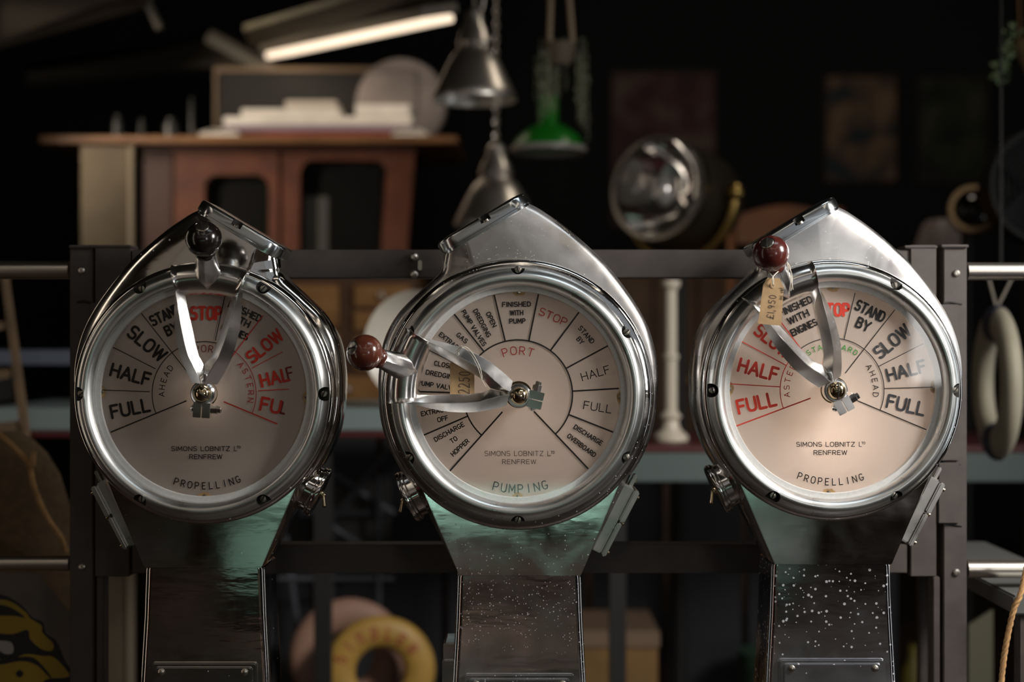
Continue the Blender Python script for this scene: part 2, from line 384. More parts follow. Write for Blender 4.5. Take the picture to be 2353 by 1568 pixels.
# ------------------------------------------------------------------ ship's telegraph
def Q(x, y, z): return Vector((x*S, y*S, Z0 + z*S))     # true px units -> world
HOOD_R = [(1514,904),(1513,833),(1496,763),(1467,704),(1422,640),(1373,584),(1306,525),(1246,483),(1217,468)]
HOOD_L = [(1022,584),(1018,606),(1012,628),(969,668),(917,721),(885,781),(873,850),(872,904)]
def telegraph(idx, cpx, cpy, mir, kk, kb, label, lev, knobm, knoblabel, words, lines, arcs, arcR, lamp):
    fD = 1 + 10/D
    cx, cz = (cpx-1176.5)*fD, (784-cpy)*fD
    root = thing('ship_telegraph', (cx*S, 0.06, 0), label, 'telegraph')
    pm, cm = POL[idx], COL[idx]
    def L(x, y, z, k=kk): return Q(cx + mir*x*k, y, cz + z*k)
    def imgL(px, py, y):                       # tele-2 photo pixel -> local true units
        f = 1 + y/D; return ((px-1176.5)*f - 14.5*1.003, (784-py)*f + 123.4)
    # ---- housing: hooded drum
    f = 1.0214; X0, Y0_ = 1192.0, 905.0
    cv = lambda p: Vector(((p[0]-X0)*f, (Y0_-p[1])*f, 0))
    R = 321*f
    right = catmull([cv((1506,975))] + [cv(p) for p in HOOD_R], 8)[8:]
    neckA, neckB = cv(HOOD_L[0]), cv(HOOD_R[-1])
    left = catmull([cv(p) for p in HOOD_L] + [cv((879,975))], 8)[:-8]
    low = [Vector((R*math.cos(t), R*math.sin(t), 0)) for t in [PI + PI*i/60 for i in range(1, 60)]]
    nn = 16; nk = [neckB.lerp(neckA, i/nn) for i in range(1, nn)]
    loopn = len(right); base = right + nk + left + low; N = len(base)
    def nrm(i):
        a, b = base[(i-1) % N], base[(i+1) % N]; t = (b-a).normalized(); return Vector((t.y, -t.x, 0))
    ndir = (neckA-neckB).normalized()
    levels = [(212,70),(206,36),(190,12),(165,2),(130,0),(90,0),(73,0),(58,4),(47,9),(38,17),(32,27),(29,42),(26,60),(24,-.3),(22,-.65),(19,-1)]
    rings = []
    for yy, d in levels:
        ring = []; tl_ = -d if d < 0 else 0; d = 60 if d < 0 else d
        for i, p in enumerate(base):
            if loopn-1 <= i <= loopn + nn - 1:
                sfrac = (i-(loopn-1))/nn; dd = min(d, 100)
                A2, B2 = neckA - ndir*dd, neckB + ndir*dd
                q = B2.lerp(A2, sfrac)
            else:
                q = p - nrm(i)*d
            rmin = 282
            if q.length < rmin: q = q.normalized()*rmin
            if i >= loopn+nn and q.dot(p) < 0: q = p.normalized()*rmin
            if tl_: q = q.lerp(q.normalized()*rmin, tl_)
            ring.append(L(q.x, yy, q.y))
        rings.append(ring)
    mb = MB().loft(rings, True, False)
    ho = link('housing', mb, HOOD[idx], root, ang=70)
    bm = bmesh.new(); bm.from_mesh(ho.data); lim = (33.5*S - 0.06) 
    vs_ = [v for v in bm.verts if v.co.y < 39*S - 0.06]
    for _ in range(70): bmesh.ops.smooth_vert(bm, verts=vs_, factor=0.6, use_axis_x=False, use_axis_y=True, use_axis_z=False)
    bm.to_mesh(ho.data); bm.free()
    # rim behind the bezel
    ky = [(286,30),(286,8),(303,8),(309,11),(313,17),(315,26),(314,60),(300,62)]
    mb = MB().lathe([(r*S*kk*(1.0 if idx == 1 else 1.0), h*S) for r, h in ky], L(0,0,0), (0,1,0), 96, close=True)
    link('housing_rim', mb, pm, root, ang=50)
    # ---- tapering lower housing
    def quad(pts, y):
        return [L(*(lambda q: (q[0], y, q[1]))(imgL(px, py, y))) for px, py in pts]
    fr = [(950,1060),(1445,1060),(1337,1321),(1055,1321)]
    si = [(919,1060),(1474,1060),(1338,1321),(1050,1321)]
    bottom = [(1051,1321),(1338,1321)]
    def ringq(inset, y):
        top = [(1192 + 277*math.cos(math.radians(t_)), 905 + 277*math.sin(math.radians(t_))) for t_ in range(145, 34, -10)]
        a = [(935-inset,1060)] + top + [(1455+inset,1060),(1336+inset*.12,1321),(1056-inset*.12,1321)]
        return quad(a, 0) if False else [L(*(lambda q: (q[0], y, q[1]))(imgL(px, py, 40))) for px, py in a]
    rr = [ringq(-12,24), ringq(-8,26), ringq(8,48), ringq(15,66), ringq(17,90), ringq(17,150), ringq(8,196)]
    mb = MB().loft(rr)
    link('lower_housing', mb, pm, root, bevel=5*S, seg=4, ang=20)
    # ---- column
    def rrect(w, y0, y1, rad, z, n=6):
        pts = []
        for (sx, sy, a0) in ((1,1,0),(-1,1,90),(-1,-1,180),(1,-1,270)):
            ccx = sx*(w-rad); ccy = (y1-rad) if sy > 0 else (y0+rad)
            for i in range(n+1):
                t = math.radians(a0+90*i/n); pts.append((ccx + rad*math.cos(t), ccy + rad*math.sin(t)))
        return pts
    ctr = imgL(1194, 1322, 40)
    topz = ctr[1]; rings = []
    zf = (-(Z0/S) - cz)/kk
    for z, wd, dy in ((topz-1, 144, 0), (topz-6,145,0), (topz-120,149,0),(topz-250,156,2),(zf+120,205,14),(zf+40,206,14),(zf+38,240,50),(zf,240,50)):
        rings.append([L(ctr[0]+a, b + (0), z) for a, b in rrect(wd, 34-dy, 205+dy, 17, z)])
    wn(link('column', MB().loft(rings), cm, root, ang=45))
    # access panel low on the column
    pz = imgL(0, 1549, 30)[1]
    mb = MB(); pw = 128
    def plate(w0, w1, z0, z1, y0, y1, rad=10):
        o = []
        for (sx, sz, a0) in ((1,1,0),(-1,1,90),(-1,-1,180),(1,-1,270)):
            X = (w1-rad) if sx > 0 else (w0+rad); Z = (z1-rad) if sz > 0 else (z0+rad)
            for i in range(5):
                t = math.radians(a0+90*i/4); o.append((X+rad*math.cos(t), Z+rad*math.sin(t)))
        return [[L(a, y0, b) for a, b in o], [L(a, y1, b) for a, b in o]]
    MBp = MB().loft(plate(ctr[0]-128, ctr[0]+128, pz-640, pz, 22, 42, 8)); fo = link('panel_frame', MBp, cm, root, bevel=2.5*S, seg=2)
    dr = MB().loft(plate(ctr[0]-118, ctr[0]+118, pz-630, pz-9, 15, 40, 8)); do = link('access_panel', dr, cm, root, bevel=2*S, seg=2)
    for sx in (-1, 1):
        sb = MB().lathe([(8*S,0),(8*S,4*S),(5*S,6*S),(0,6.5*S)], L(ctr[0]+sx*100, 15, pz-20), (0,-1,0), 20)
        so = link('panel_screw', sb, SCR, do)
    # ---- cap (lid) on the hood
    A, B = neckA, neckB; u = (B-A).normalized(); n_ = Vector((-u.y, u.x, 0))
    Lc = (B-A).length; mid = (A+B)/2
    def capring(ins, t):
        pts = []; hw = Lc/2 + 3 - ins; y0, y1, rad = 25+ins, 210-ins, max(6, 46-ins)
        for (sx, sy, a0) in ((1,1,0),(-1,1,90),(-1,-1,180),(1,-1,270)):
            for i in range(9):
                tt = math.radians(a0+90*i/8)
                a = sx*(hw-rad) + rad*math.cos(tt); b = ((y1-rad) if sy > 0 else (y0+rad)) + rad*math.sin(tt)
                q = mid + u*a + n_*t; pts.append(L(q.x, b, q.y))
        return pts
    mb = MB().loft([capring(3,-6), capring(3,0.5), capring(0,1.5), capring(0,21), capring(1.5,25), capring(5,27.5), capring(12,28.5), capring(40,29)])
    cap = link('hood_cap', mb, CAP, root, ang=45)
    q = mid + u*8 + n_*12; q2 = mid + u*8 + n_*60
    cut = MB().lathe([(13*S*kk,0),(13*S*kk,50*S)], L(q.x, 24, q.y), L(q2.x,24,q2.y)-L(q.x,24,q.y), 24)
    boolean(cap, cut)
    qs = mid + u*8 + n_*10
    link('cap_screw', MB().lathe([(8*S,0),(8*S,5*S),(4*S,8*S),(0,8*S)], L(qs.x,30,qs.y), L(q2.x,24,q2.y)-L(q.x,24,q.y), 16), SCR, cap)
    # ---- bezel with six recessed screws
    LB = lambda x, y, z: Q(cx + x, y, cz + z)
    prof = [(251,10),(250,-2),(252,-8),(256,-15),(262,-20),(268,-22),(274,-21),(280,-17),(286,-10),(290,-3),(292,4),(293,11),(293,20),(262,20)]
    mb = MB().lathe([((251 + (r-251)*kb)*S, h*S) for r, h in prof], LB(0,0,0), (0,1,0), 128, close=True)
    bz = link('bezel', mb, BEZ, root, ang=50)
    cut = MB(); a0 = 30 if idx == 1 else 0
    sang = [a0 + 60*i for i in range(6)]
    rs = 292*kb
    for a in sang:
        t = math.radians(a); cut.lathe([(16*S,0),(16*S,60*S)], LB(rs*math.cos(t), 2, rs*math.sin(t)), (0,-1,0), 28)
    boolean(bz, cut)
    for i, a in enumerate(sang):
        t = math.radians(a); c = LB((rs-5)*math.cos(t), 2, (rs-5)*math.sin(t))
        so = link('bezel_screw', MB().lathe([(9*S,0),(9*S,3*S),(7*S,6*S),(0,7*S)], c, (0,-1,0), 20), SCR, bz)
        sa = random.uniform(0.6, 2.2)
        sl = MB().obox(c + Vector((0,-6.6*S,0)), (math.cos(sa),0,math.sin(sa)), (0,1,0), (-math.sin(sa),0,math.cos(sa)), 8*S, 0.8*S, 1.2*S)
        link('screw_slot', sl, SLOT, bz)
    # ---- dial, ring, pane
    dY = 16
    mb = MB().lathe([(0,0),(252*S,0),(252*S,4*S),(0,4*S)], LB(0,dY,0), (0,1,0), 96, False, False)
    dial = link('dial', mb, DIAL, root, label='blush pink opal dial with engraved orders')
    mb = MB().lathe([(236.5*S,6*S),(237*S,0),(238*S,-2*S),(250.5*S,-2*S),(250.5*S,6*S)], LB(0,9,0), (0,1,0), 96, close=True)
    link('dial_ring', mb, RNG, root, ang=50, label='pale painted flat ring around the dial')
    mb = MB().lathe([(0,0),(251*S,0),(251*S,1.5*S),(0,1.5*S)], LB(0,0,0), (0,1,0), 64, False, False)
    link('glass_pane', mb, GLASS, root)
    ty = dY - 1.2
    def at(x, y):                     # photo pixel on the dial surface
        ff = 1 + ty/D; return ((x-1176.5)*ff, (784-y)*ff)
    mats = {'k': BLK, 'w': BLK2, 'r': RED if idx == 0 else (REDT if idx == 1 else RED3), 'd': RED_DARK, 't': REDT, 'g': GRN}
    lay = [0]
    def put(strk, thick, m, name, lab=None):
        lay[0] += 1; yy = ty - 0.012*lay[0]
        mb = MB(); ribbon(mb, strk, thick, lambda a, b: Q(a, yy, b), None)
        o = link(name, mb, mats[m], dial, smooth=False, recalc=False)
        if lab: o['label'] = lab
    for wd in words:
        if wd[0] == 'arc':
            _, txt, r, a_mid, span, h, wl, th, m, flip = wd
            n = len(txt); st = []
            for i, c in enumerate(txt):
                if c == ' ': continue
                fr_ = 0 if n == 1 else (i/(n-1)-.5)
                a = math.radians(a_mid - fr_*span if not flip else a_mid + fr_*span)
                rot = a - PI/2 if not flip else a + PI/2
                px, pz2 = cx + r*math.cos(a), cz + r*math.sin(a)
                for s1 in strokes_word(c, h, th + wl*max(G[c][0], .02), th):
                    st.append([(px + p[0]*math.cos(rot) - p[1]*math.sin(rot), pz2 + p[0]*math.sin(rot) + p[1]*math.cos(rot)) for p in s1])
            put(st, th, m, 'lettering', {'r':'red','t':'thin red','d':'dark red','g':'green','k':'black','w':'glare-greyed black'}[m] + ' curved lettering ' + txt)
        else:
            txt, x, y, rot, wdt, h, th, m = wd
            X, Z = at(x, y); a = math.radians(rot)
            st = [[(X + p[0]*math.cos(a) - p[1]*math.sin(a), Z + p[0]*math.sin(a) + p[1]*math.cos(a)) for p in s1]
                  for s1 in strokes_word(txt, h, wdt, th)]
            put(st, th, m, 'lettering', {'r':'red','t':'thin red','d':'dark red','g':'green','k':'black','w':'glare-greyed black'}[m] + ' lettering ' + txt)
    for a, r0, r1, th, m in lines:
        t = math.radians(a)
        put([[(cx + r0*math.cos(t), cz + r0*math.sin(t)), (cx + r1*math.cos(t), cz + r1*math.sin(t))]], th, m, 'division_line')
    for a0_, a1_, r, th, m in arcs:
        put([arcp(cx, cz, r, r, a0_, a1_, 70)], th, m, 'division_arc')
    for a in (0, 90, 180, 270):
        t = math.radians(a + random.uniform(-2, 2)); pts = []
        for i in range(18):
            b = 2*PI*i/18; rr_ = random.uniform(6, 9); ex = rr_*1.9*math.cos(b); ey = rr_*math.sin(b)
            pr = 235 + ey; tt = t + ex/235
            pts.append(Q(cx + pr*math.cos(tt), ty - 0.01, cz + pr*math.sin(tt)))
        link('glue_stain', MB().add(pts, [tuple(range(18))]), STAIN, dial, smooth=False)
        link('dial_screw', MB().lathe([(4*S,0),(4*S,2*S),(0,3*S)], Q(cx+236*math.cos(t), ty, cz+236*math.sin(t)), (0,-1,0), 12), SCR, dial)
    # ---- lamp inside the drum
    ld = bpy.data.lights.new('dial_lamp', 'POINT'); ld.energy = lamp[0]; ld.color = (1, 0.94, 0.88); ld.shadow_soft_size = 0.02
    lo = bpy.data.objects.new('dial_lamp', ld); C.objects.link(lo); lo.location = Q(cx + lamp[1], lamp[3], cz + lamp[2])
    # ---- order lever (frame: u outwards, v clockwise side, n towards the viewer)
    hubpx, knobpx, barpx = lev
    hy, by, kyy = -38, -66, -140
    def tr(p, y): ff = 1 + y/D; return Vector(((p[0]-1176.5)*ff, (784-p[1])*ff))
    H, Bp, Kp = tr(hubpx, hy), tr(barpx, by), tr(knobpx, kyy)
    ax = (Bp-H).normalized(); vx = Vector((ax.y, -ax.x))
    def LV(u_, v_, n2): q = H + ax*u_ + vx*v_; return Q(q.x, hy - n2, q.y)
    U = [22,45,67,85,115,145,165,195,225,243]
    outr = [29,42,52,60,68,74,76,77,77,76]; rid = [3,12,24,34,44,52,57,64,70,71]
    inn = [0.5,0.5,0.8,14,24,32,38,46,53,55]
    nh = [8,12,15,17,20,22,23,24,25,25]
    mb = MB()
    for sg in (1, -1):
        rings = []
        for i, uu in enumerate(U):
            vale = 0 if i > 2 else 4
            rings.append([LV(uu, sg*outr[i], nh[i]-22), LV(uu, sg*rid[i], nh[i]+2), LV(uu, sg*inn[i], nh[i]-18+vale*2), LV(uu, sg*inn[i], nh[i]-26), LV(uu, sg*(outr[i]-4), nh[i]-28)])
        n0 = len(rings[0]); mb.loft(rings)
    # bar arching over the bezel
    ub = 262; rings = []
    for i in range(25):
        fphi = -1 + 2*i/24; phi = math.radians(17.2*fphi); e = 1.0 + 0.10*(abs(fphi) > .97)
        sec = [(226,-4),(229,10),(236,22),(246,30),(258,34),(270,34),(282,30),(292,20),(298,6),(298,-10),(290,-10),(284,4),(272,12),(256,12),(246,6),(240,-4)]
        rings.append([LV((262+(r-262)*e)*math.cos(phi), (262+(r-262)*e)*math.sin(phi), n2*e - 2) for r, n2 in sec])
    mb.loft(rings)
    # hub boss
    mb.lathe([(27*S,0),(27*S,24*S),(23*S,28*S),(0,29*S)], LV(0,0,-24), (0,-1,0), 32)
    mb.lathe([(22*S,0),(22*S,30*S)], LV(0,0,-50), (0,-1,0), 24)
    # split clamp
    for sg in (1,-1):
        c = LV(-38, sg*10.2, -8); mb.obox(c, LV(1,0,0)-LV(0,0,0), (0,1,0), LV(0,1,0)-LV(0,0,0), 17*S, 11*S, 9.2*S)
    # neck stub with a front ridge, leaning towards the viewer
    T0 = LV(264, 0, 20); T1 = Q(Kp.x, kyy, Kp.y); tdir = (T1-T0); tl = tdir.length; tdir.normalize()
    side = (LV(0,1,0)-LV(0,0,0)).normalized(); front = tdir.cross(side).normalized()
    if front.y > 0: front = -front
    rings = []
    nkl = tl - 42*S
    for t, wd, fr2 in ((-.35,12,14),(-.15,25,22),(0,30,24),(.35,29,23),(.7,24,21),(1.0,21,21)):
        c = T0 + tdir*(nkl*t); rg = []
        for j in range(24):
            a = 2*PI*j/24; sx_ = math.cos(a); fy = math.sin(a)
            rad = 1.0 if t > .6 else (1 - 0.16*abs(math.sin(2*a)))
            rr2 = wd*rad
            fr3 = fr2*rad*(1.18 if (j == 6 and -.3 < t < .8) else 1)
            rg.append(c + side*(sx_*rr2*S) + front*(fy*fr3*S))
        rings.append(rg)
    mb.loft(rings)
    lever = link('lever', mb, LEV, root, bevel=0.8*S, seg=2, ang=42, label='polished two armed order lever')
    # small spike end of bar
    hub = link('hub_screw', MB().lathe([(19.5*S,0),(20.5*S,4*S),(19*S,9*S),(15*S,14*S),(9*S,17.5*S),(0.1*S,19*S)], LV(0,0,6), (0,-1,0), 40), BRS, lever, ang=60)
    sa = math.radians(-30 if idx < 2 else 88); dx, dz = math.cos(sa), math.sin(sa)
    prf = [(20.5,4),(19,9),(15,14),(9,17.5),(0,19)]
    pth = [LV(0,0,6+h+.5) + Vector((dx*r*S,0,dz*r*S)) for r, h in prf[1:]] + [LV(0,0,6+h+.5) - Vector((dx*r*S,0,dz*r*S)) for r, h in prf[::-1][1:-1]]
    sl = MB().tube(catmull(pth, 3), 1.3*S, 8); link('hub_slot', sl, SLOT, lever)
    vd = LV(0,1,0)-LV(0,0,0)
    nut = MB().lathe([(10.5*S,0),(10.5*S,15*S),(8*S,16*S),(8*S,22*S),(5*S,24*S),(0.1*S,24*S)], LV(-35,19,-8), vd, 6); link('clamp_nut', nut, SCR if idx == 0 else LEV, lever, ang=20)
    link('clamp_bolt', MB().lathe([(9*S,0),(9*S,4*S),(5*S,8*S),(0.1*S,8*S)], LV(-35,-19,-8), -vd, 20), LEV, lever)
    link('spindle_washer', MB().lathe([(31*S,0),(31*S,5*S),(0.1*S,5*S)], LB(2,8,0), (0,-1,0), 40), BRS, root)
    # knob
    kc = T1
    pr = [(0.2,-48),(21,-48),(23,-44),(23,-36),(21,-33),(24,-30)]
    for i in range(1, 22):
        t = math.radians(-56 + 121*i/21); pr.append((40.5*math.cos(t), 39*math.sin(t)))
    pr += [(16,34.2),(15.8,33),(0.2,33)]
    knob = link('knob', MB().lathe([(r*S, h*S) for r, h in pr], kc, tdir, 40), knobm, lever, ang=45, label=knoblabel)
    link('knob_screw', MB().lathe([(15.4*S,0),(15.4*S,2.5*S),(13.5*S,3.6*S),(8*S,4.6*S),(0.2*S,5*S)], kc + tdir*33*S, tdir, 24), SCR, lever, ang=14)
    sd = (side*0.35 + front*0.94).normalized() if idx != 2 else (side*0.5 - front*0.87).normalized()
    sw = tdir.cross(sd)
    link('knob_slot', MB().obox(kc + tdir*36.8*S, sd, tdir, sw, 14*S, 1.6*S, 1.9*S), SLOT, lever)
    # ---- round switch cover on one side
    a_ = Vector(imgL(932,1085,60)); b_ = Vector(imgL(1050,1319,60)); sdir = (b_-a_).normalized(); nrm2 = Vector((sdir.y, -sdir.x))
    if nrm2.x > 0: nrm2 = -nrm2
    cen = Vector(imgL(955,1137,60)) + Vector((4,0))
    def Lx(p, y): return L(p.x, y, p.y)
    axd = Lx(cen + nrm2*10, 118) - Lx(cen, 118)
    pf = [(57,-30),(57,14),(60,15),(62,17),(62,21),(60,22),(63,23),(64,26),(63,31),(60,33),(56,34),(0.2,35)]
    sw_ = link('switch_cover', MB().lathe([(r*S*kk, h*S*kk) for r, h in pf], Lx(cen,118), axd, 56), pm, root, ang=30, label='round polished switch cover')
    c0 = cen + nrm2*34
    link('switch_collar', MB().lathe([(9*S,0),(9*S,5*S),(6*S,7*S),(6*S,11*S),(0.1*S,11*S)], Lx(c0,112), axd, 16), BRS, sw_)
    e0 = Lx(c0 + nrm2*8, 110); e1 = Lx(c0 + nrm2*24 + sdir*22 , 96)
    link('toggle', MB().tube([e0, e0.lerp(e1,.5), e1, e1 + (e1-e0)*.03], [3.2*S,4*S,5*S,3*S], 12), BRS, sw_)
    # ---- terminal box on the other side
    a_ = Vector(imgL(1458,1085,60)); b_ = Vector(imgL(1337,1319,60)); sdir = (b_-a_).normalized(); nr = Vector((-sdir.y, sdir.x))
    if nr.x < 0: nr = -nr
    def LS(s_, t_, y): q = a_ + sdir*s_ + nr*t_; return L(q.x, y, q.y)
    def sbox(s0, s1, t0, t1, y0, y1):
        m_ = MB(); vs = [LS(s_, t_, y) for t_ in (t0, t1) for s_, y in ((s0,y0),(s1,y0),(s1,y1),(s0,y1))]
        return m_.add(vs, [(0,3,2,1),(4,5,6,7),(0,1,5,4),(1,2,6,5),(2,3,7,6),(3,0,4,7)])
    tb = link('terminal_box', sbox(34,206,-10,19,58,176), BOXM, root, bevel=3*S, seg=2, label='flat cast terminal box on the side')
    lid = link('box_lid', sbox(36,118,19.6,34,52,182), BOXM, tb, bevel=3*S, seg=2)
    link('box_lid', sbox(121,208,19.6,31,52,182), BOXM, tb, bevel=3*S, seg=2)
    link('box_lug', sbox(4,40,5,14,70,110), BOXM, tb, bevel=2*S, seg=2)
    for s_, t_, y in ((18,14,90),(120,30,60),(196,31,60),(50,34,60)):
        link('box_screw', MB().lathe([(5*S,0),(5*S,4*S),(0.1*S,5*S)], LS(s_,t_,y), LS(0,10,0)-LS(0,0,0), 12), BRS, tb)
    if idx == 1:
        mb = MB().loft(plate(ctr[0]-178, ctr[0]-140, pz-520, imgL(0,1474,80)[1], 60, 170, 8))
        link('side_fitting', mb, cm, root, bevel=3*S, seg=2)
        mb = MB().loft(plate(ctr[0]-180, ctr[0]-140, pz-520, imgL(0,1512,80)[1], 52, 178, 6))
        link('side_fitting', mb, cm, root, bevel=2*S, seg=2)
    return root, LV

def fan(a0, n, excl, r0, r1, th, m, pick): pass
# --- port propelling telegraph (left)
W1 = [('STOP',474,720,0,76,34,6.5,'r'), ('STAND',379,724,25.5,75,27,5,'k'), ('BY',394,756,25.5,34,26,5,'k'),
      ('FINISHED',563,716,-26,84,18,3.8,'k'), ('WITH',552,736,-26,50,18,3.8,'k'), ('ENGINES',541,762,-26,66,18,3.8,'k'),
      ('SLOW',338,790,-39.5,104,34,6,'k'), ('SLOW',608,796,39,98,32,6,'r'), ('HALF',300,861,-15,96,33,6,'k'),
      ('HAL',631,868,13.5,70,33,6,'r'), ('F',666,858,13.5,16,31,4,'d'), ('FULL',299,939,11,94,34,6,'k'),
      ('FU',622,932,-11,50,34,6,'r'), ('l',651,938,-13,14,30,5,'d'),
      ('SIMONS LOBNITZ',461,1031.5,0,136,11.5,1.7,'k'), ('L',541,1031.5,0,7,11.5,1.5,'k'), ('TD',548.5,1028,0,9.5,6,1.1,'k'),
      ('RENFREW',473,1050,0,77,11.5,1.7,'k'),
      ('arc','PROPELLING',213,-88,39,17,10,2.2,'k',True), ('arc','PORT',104,86,27,17,11,2,'d',False),
      ('arc','AHEAD',98,162,38,14,10,1.8,'k',False), ('arc','ASTERN',108,15,46,14,10,1.8,'t',False)]
L1 = [(202.5,45,232,3,'k'),(178,126,235,2,'k'),(153,126,235,2,'k'),(128,50,235,2,'k'),(103,126,235,2,'k'),(78,126,235,2,'k'),
      (53,50,225,2.4,'r'),(28,126,205,1.8,'r'),(3,126,195,2,'r'),(-22.5,50,182,3,'r')]
A1 = [(53,202.5,120,2,'k'),(-22.5,53,120,1.8,'t')]
telegraph(0, 468, 905, -1, .962, .97, 'leftmost ship telegraph, polished alloy, black knob lever upright, shaded PORT propelling dial',
          ((466,905),(468,549),(477,636)), KBLK, 'glossy black ball knob', W1, L1, A1, 120, (0.12, 4, -10, 60))
# --- pumping telegraph (middle)
W2 = [('FINISHED',1187,699.5,1,67,12.5,2.5,'k'),('WITH',1187,719,1,32,12.5,2.5,'k'),('PUMP',1189,738,1,38,12.5,2.5,'k'),
      ('STOP',1271,728,-24,69,19,2.3,'r'),('STAND',1347.5,769.5,-49,49,12.5,2.3,'k'),('BY',1333.5,783,-49,18,12.5,2.3,'k'),
      ('HALF',1368,858,16,68,20,2.2,'k'),('FULL',1373.5,936,-9,66,20,2.2,'k'),
      ('DISCHARGE',1351.5,1000,-32,76,12,2.4,'k'),('OVERBOARD',1336.5,1024,-37,80,12,2.4,'k'),
      ('OPEN',1129,734.5,-64,38,12,2.4,'k'),('DREDGING',1108,743,-62,72,12,2.4,'k'),('PUMP VALVES',1089,754,-58,96,12,2.4,'k'),
      ('GAS',1062,777,-41,30,12,2.4,'k'),('EXTRACTION',1043,793,-39,84,12,2.4,'k'),('ON',1030,811,-38,20,12,2.4,'k'),
      ('CLOSE',1019,838.5,-11,44,12,2.4,'k'),('DREDGING',1014,862,-11,73,12,2.4,'k'),('PUMP VALVES',1008,887,-9,98,12,2.4,'k'),
      ('GAS',1001,925,11,28,12,2.4,'k'),('EXTRACTION',1008,944,11,84,12,2.4,'k'),('OFF',1017,963,13,26,12,2.4,'k'),
      ('DISCHARGE',1032,993,29,78,12,2.4,'k'),('TO',1042.5,1011,33,18,12,2.4,'k'),('HOPPER',1057,1029,42,52,12,2.4,'k'),
      ('SIMONS LOBNITZ',1181,1042.5,0,136,12,1.2,'k'),('L',1262,1042.5,0,8,12,1.2,'k'),('TD',1270,1040,0,9.5,7,1.1,'k'),('RENFREW',1193,1061.5,0,79,11.5,1.2,'k'),
      ('arc','PUMPING',218,-88.5,30,21,13,2.4,'k',True),('arc','PORT',101.5,90,34,20,14,2.1,'r',False)]
L2 = [(a,(126 if a not in (-46.6,228.4) else 55),236 if a != 3.4 else 232,3.6,'k') for a in (-46.6,-21.6,3.4,28.4,53.4,78.4,103.4,128.4,153.4,178.4,203.4,228.4)]
A2 = [(-46.6,228.4,126,3.4,'k')]
telegraph(1, 1190, 907, 1, 1.0, 1.0, 'middle ship telegraph, polished alloy, red-brown knob lever pointing left across PUMPING dial',
          ((1193,910),(838,811),(930,846)), KRED, 'reddish brown turned wooden ball knob', W2, L2, A2, 126, (0.7, 0, -50, 170))
# --- starboard propelling telegraph (right)
W3 = [('STOP',1916,712,0,76,33,6.5,'r'), ('STAND',2000,715,-26,75,27,5,'k'), ('BY',1984,746,-25,35,27,5,'k'),
      ('FINISHED',1828,704,25,84,18,3.6,'k'), ('WITH',1834,729,25,54,18,3.6,'k'), ('ENGINES',1847,753,25,66,18,3.6,'k'),
      ('SLOW',2050,785,39.5,98,33,6,'w'), ('SLOW',1776,784,-39,98,33,6,'r'), ('HALF',2082,852,14.5,94,32,6,'w'),
      ('HALF',1742.5,850,-15,96,35,6.5,'r'), ('FULL',2082,931.5,-13,92,34,6,'w'), ('FULL',1738,926.5,13,94,36,6.5,'r'),
      ('SIMONS LOBNITZ',1897,1021.5,0,136,11.5,1.7,'k'), ('L',1977,1021.5,0,7,11.5,1.5,'k'), ('TD',1984,1018.5,0,9.5,6,1.1,'k'),
      ('RENFREW',1908,1040.5,0,78,11.5,1.7,'k'),
      ('arc','PROPELLING',212,-91,39,17,10,2.2,'k',True), ('arc','STARBOARD',102,90,64,13,8.5,1.9,'g',False),
      ('arc','AHEAD',101,13,38,14,10,1.8,'k',False), ('arc','ASTERN',105,163,46,14,10,1.8,'t',False)]
L3 = [(-22.8,55,235,2.6,'k'),(1.7,120,235,2,'k'),(27,120,235,1.8,'k'),(52,50,235,2,'k'),(76.7,120,230,2,'k'),(101.7,120,235,2.2,'k'),
      (127,50,225,2.4,'r'),(151.7,120,238,2.2,'r'),(176.5,120,235,2.2,'r'),(200.6,54,238,3,'r')]
A3 = [(-22.8,127,120,2,'k'),(127,200.6,120,2,'r')]
telegraph(2, 1913, 897, 1, .962, .97, 'rightmost ship telegraph, polished alloy, dark red knob lever tilted left over STARBOARD dial',
          ((1921,898),(1771,583),(1800,660)), KRED2, 'dark red glossy ball knob', W3, L3, A3, 120, (1.6, -5, -95, 130))

# ------------------------------------------------------------------ price tags
def price_tag(poly, Y, hole, text, sub, label, string_pts):
    P0 = P(hole[0], poly[3][1], Y)
    r = thing('price_tag', P0, label, 'price tag')
    mb = MB(); vs = [P(x, y, Y) for x, y in poly]
    mb.loft([[v + Vector((0,0.0006,0)) for v in vs], vs])
    card = link('card', mb, KRAFT, r, smooth=False)
    for k, (tx, x, y, rot, wd, h, th) in enumerate(text + sub):
        a = math.radians(rot); c = P(x, y, Y-0.0004); kk = K(Y)
        m2 = MB(); ribbon(m2, strokes_word(tx, h, wd, th), th, lambda q, z: c + Vector(((q*math.cos(a)-z*math.sin(a))*kk, -0.00002*k, (q*math.sin(a)+z*math.cos(a))*kk)), None)
        link('handwriting', m2, INK, card, smooth=False, recalc=False)
    c = P(hole[0], hole[1], Y-0.0004); m2 = MB().lathe([(6*S,0),(6*S,0.0003),(2.4*S,0.0003),(2.4*S,0)], c, (0,-1,0), 20, close=True)
    link('eyelet', m2, mat('card_eyelet', (0.56,0.40,0.22), .7), card)
    for sp in string_pts:
        link('string', MB().tube(catmull([P(*q) for q in sp], 5), 1.0*S, 6), TWINE, r)
    return r
